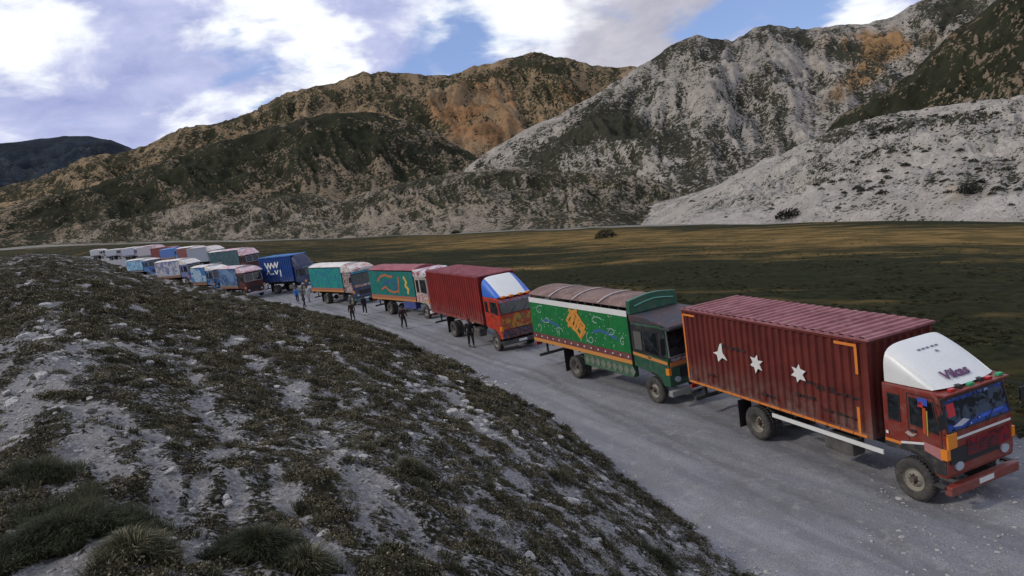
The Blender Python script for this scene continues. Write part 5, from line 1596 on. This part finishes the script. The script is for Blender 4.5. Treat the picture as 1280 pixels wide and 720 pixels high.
# weeds and stones that fray the foot of the bank and the far edge of the road
ea = rng.uniform(-.5, 1.0, 1600); er = np.interp(ea, toe_az, toe_r); er = er + rng.normal(0, .012, 1600) * er + rng.uniform(-.15, .35, 1600)
pe = np.stack([er * np.sin(ea), er * np.cos(ea), ground_z(er) + .01], -1)
m_ = ST[3].copy(); scatter('rubble', 'stones rolled down to the foot of the bank', m_, pe[:800], np.tile([0, 0, 1.], (800, 1)), .028 * rng.lognormal(0, .55, 800).clip(.4, 3.5) * np.clip(er[:800] / 22, .8, 2.2), rng.uniform(0, 6.28, 800))
ea = rng.uniform(-.35, 1.2, 1500); er = np.interp(ea, re_az, re_r) + rng.normal(0, .5, 1500)
pe = np.stack([er * np.sin(ea), er * np.cos(ea), np.array([max(meadow_z(r * math.sin(a), r * math.cos(a)), -.3) for a, r in zip(ea, er)]) + .02], -1)
scatter('verge_grass', 'dark grass clumps along the far edge of the road', mg.copy(), pe, np.tile([0, 0, 1.], (1500, 1)), rng.uniform(.3, .9, 1500), rng.uniform(0, 6.28, 1500))

# single stones that stand out
SP = [(715, 631, 13, 'largest pale boulder on the bank, near the road at lower right'), (662, 700, 11, 'pale stone low on the bank near the bottom edge'), (598, 690, 6, 'small white stone left of the low pale stone'), (642, 545, 8, 'pale stone on the bank below the green painted lorry'),
      (285, 637, 9, 'whitish stone between the two grass tussocks'), (215, 592, 9, 'pale stone in the left bare rill'), (262, 520, 6, 'small pale stone on the upper left bank'), (178, 545, 7, 'elongated pale stone above the left tussock'), (410, 587, 5, 'bluish white pebble sized stone mid bank'), (240, 640, 5, 'small pale stone beside the left rill'),
      (500, 612, 6, 'pale stone in the middle of the lower bank'), (378, 608, 5, 'small stone right of the twin rills'), (455, 520, 5, 'small pale stone in the mid bank plants'), (560, 588, 5, 'pale stone above the lower rill'), (108, 430, 6, 'pale stone high in the left rill'), (330, 690, 6, 'flat stone near the bottom centre left'), (800, 668, 6, 'pale stone near the foot of the bank')]
for i, (px, py, rp, lab) in enumerate(SP):
    h = bank_hit(px, py); d = np.linalg.norm(h - C0); r = rp * d / FPX * .8
    o = bpy.data.objects.new('stone', ST[i % 6]); COL.objects.link(o); o.scale = (r, r, r); o.rotation_euler = (rng.uniform(-.3, .3), rng.uniform(-.3, .3), rng.uniform(0, 6))
    o.location = (h[0], h[1], bank_z(h[0], h[1]) + r * .25); tag(o, lab, 'stone', 'stones on the bank')

# big grass tussocks in the foreground
def tussock(px, py, rad_px, n, label, seed):
    h = bank_hit(px, py); d = np.linalg.norm(h - C0); rad = rad_px * d / FPX
    q = np.random.RandomState(seed); V = []; F = []
    for i in range(n):
        a = q.uniform(0, 6.283); r = rad * q.rand() ** .55 * (.72 + .30 * math.sin(a * 3 + seed) + .22 * math.sin(a * 7 + seed * 2)); bx, by = h[0] + r * math.cos(a), h[1] + r * math.sin(a); bz = bank_z(bx, by) - .02
        l = q.uniform(.10, .30) * (1 - .45 * r / rad); b = a + q.uniform(-1.3, 1.3); out = q.uniform(.15, .95); cx, cy = math.cos(b), math.sin(b); w = q.uniform(.003, .007)
        sx, sy = -cy * w / 2, cx * w / 2; k = len(V)
        for f, z, ww in ((0, 0, 1), (.22, .45, 1), (.58, .8, .7)):
            V += [(bx + cx * l * out * f + sx * ww, by + cy * l * out * f + sy * ww, bz + l * z * (1 - .2 * out)), (bx + cx * l * out * f - sx * ww, by + cy * l * out * f - sy * ww, bz + l * z * (1 - .2 * out))]
        V.append((bx + cx * l * out * 1.1, by + cy * l * out * 1.1, bz + l * (1 - .45 * out)))
        F += [(k, k + 1, k + 3, k + 2), (k + 2, k + 3, k + 5, k + 4), (k + 4, k + 5, k + 6)]
    me = bpy.data.meshes.new('grass_tussock'); me.from_pydata(V, [], F); me.update(); me.materials.append(M_TUS)
    o = bpy.data.objects.new('grass_tussock', me); COL.objects.link(o)
    tag(o, label, 'grass', 'grass tussocks in the foreground')


M_TUS = leaf_mat('tussock_grass', (.012, .015, .008), (.040, .044, .022), (.22, .19, .12))
tussock(90, 672, 95, 16000, 'large dark grass tussock in the bottom left corner', 1)
tussock(170, 700, 50, 6000, 'dark tussock overlapping the right side of the corner tussock', 2)
tussock(60, 600, 45, 4500, 'smaller dark tussock behind the corner tussock at the left edge', 3)
tussock(325, 692, 52, 7000, 'dark tussock at the bottom, right of the pale rill', 4)
tussock(390, 712, 36, 3500, 'low tussock at the bottom edge beside the middle tussock', 5)
tussock(828, 700, 28, 2500, 'dark bush like tussock at the foot of the bank', 6)
tussock(700, 600, 24, 2200, 'dark tuft behind the largest boulder', 7)
tussock(515, 590, 22, 1800, 'dark tuft in the middle of the lower bank', 8)

# bushes far off
def bush(px, py, w_px, label, seed, D=None, surf=None, cat='bush'):
    if surf is None:
        d = ray(px, py); hh = math.hypot(d[0], d[1]); best = None
        for r in np.linspace(60, 1200, 3000):
            x, y = d[0] / hh * r, d[1] / hh * r
            if CAM_H + d[2] / hh * r <= meadow_z(x, y): best = (x, y); break
        x, y = best or (d[0] / hh * 300, d[1] / hh * 300); z = meadow_z(x, y)
    else:
        qx, qy = proj(surf); k = np.argmin(((qx - px) ** 2 + (qy - py) ** 2).reshape(-1)); x, y, z = surf.reshape(-1, 3)[k]
    dist = math.hypot(x, y); rad = w_px * dist / FPX / 2
    me = leaf_clump(seed, 500, 1.0, .75, .09, .16, 'leaf'); me.materials.append(M_BU)
    o = bpy.data.objects.new('bush', me); COL.objects.link(o); o.scale = (rad, rad, rad); o.location = (x, y, z - .05 * rad); o.rotation_euler = (0, 0, seed)
    core = bpy.data.objects.new('stem', stem_me); COL.objects.link(core); core.parent = o
    tag(o, label, cat, 'dark bushes beyond the lorries')


M_BU = leaf_mat('bush_leaf', (.010, .012, .007), (.022, .024, .014), (.05, .045, .03))
sm_ = MB()
for i in range(7):
    a = i * .9; sm_.tube((0, 0, -.05), (.5 * math.cos(a), .5 * math.sin(a), .45 + .1 * (i % 3)), .05, .02, 6)
so_ = sm_.build('stem', P_((.05, .04, .03), kind='plain')); stem_me = so_.data; bpy.data.objects.remove(so_)
bush(757, 297, 27, 'dark bush on the far meadow edge, left of the white scree hill', 21)
bush(569, 292, 12, 'small dark bush at the meadow edge below the rolling foothill', 22)
bush(985, 272, 30, 'long dark bush at the foot of the white scree hill', 23, surf=NEAR)
bush(1212, 241, 26, 'large dark bush on the white scree near the right edge', 24, surf=NEAR)
SMALL = ['dark bush in the middle of the white scree hill', 'dark bush left of the large bush near the right edge', 'small bush right of the middle scree bush', 'small bush just above the middle scree bush', 'small bush high on the left part of the white scree', 'small bush up near the dark band on the scree', 'bush near the upper left crest of the scree hill', 'bush above the large bush at the right edge', 'bush at far right halfway up the scree', 'round bush cut by the right edge of the picture', 'bush close under the scree crest', 'lowest small bush on the left of the scree', 'small bush left of the long bush, higher up']
NX, NY = proj(NEAR); nw = ((NX > 860) & (NX < 1330) & (NY > 128) & (NY < 272)).astype(float) * (.12 + blobs(NX, NY, [(1110, 160, 130, 14, -8, 1.2), (1080, 195, 60, 22, -10, 1.0), (1180, 215, 120, 26, 0, 1.0), (1070, 235, 40, 10, 0, .8)]))
nw = (nw / nw.sum()).reshape(-1); ni = rng.choice(len(nw), 420, p=nw); npt = NEAR.reshape(-1, 3)[ni]
nb = leaf_clump(77, 160, 1.0, .75, .16, .26, 'leaf'); nb.materials.append(M_BU)
scatter('scrub', 'small dark shrubs speckling the white scree hill', nb, npt, np.tile([0, 0, 1.], (420, 1)), rng.lognormal(0, .45, 420) * .95, rng.uniform(0, 6.28, 420))
for i, (x, y, w) in enumerate([(1076, 240, 10), (1165, 228, 9), (1108, 222, 8), (1052, 226, 8), (1020, 232, 7), (1140, 195, 8), (1012, 190, 7), (1200, 190, 9), (1232, 205, 8), (1246, 238, 12), (1090, 170, 8), (940, 250, 6), (968, 236, 5)]):
    bush(x, y, w, SMALL[i], 30 + i, surf=NEAR)
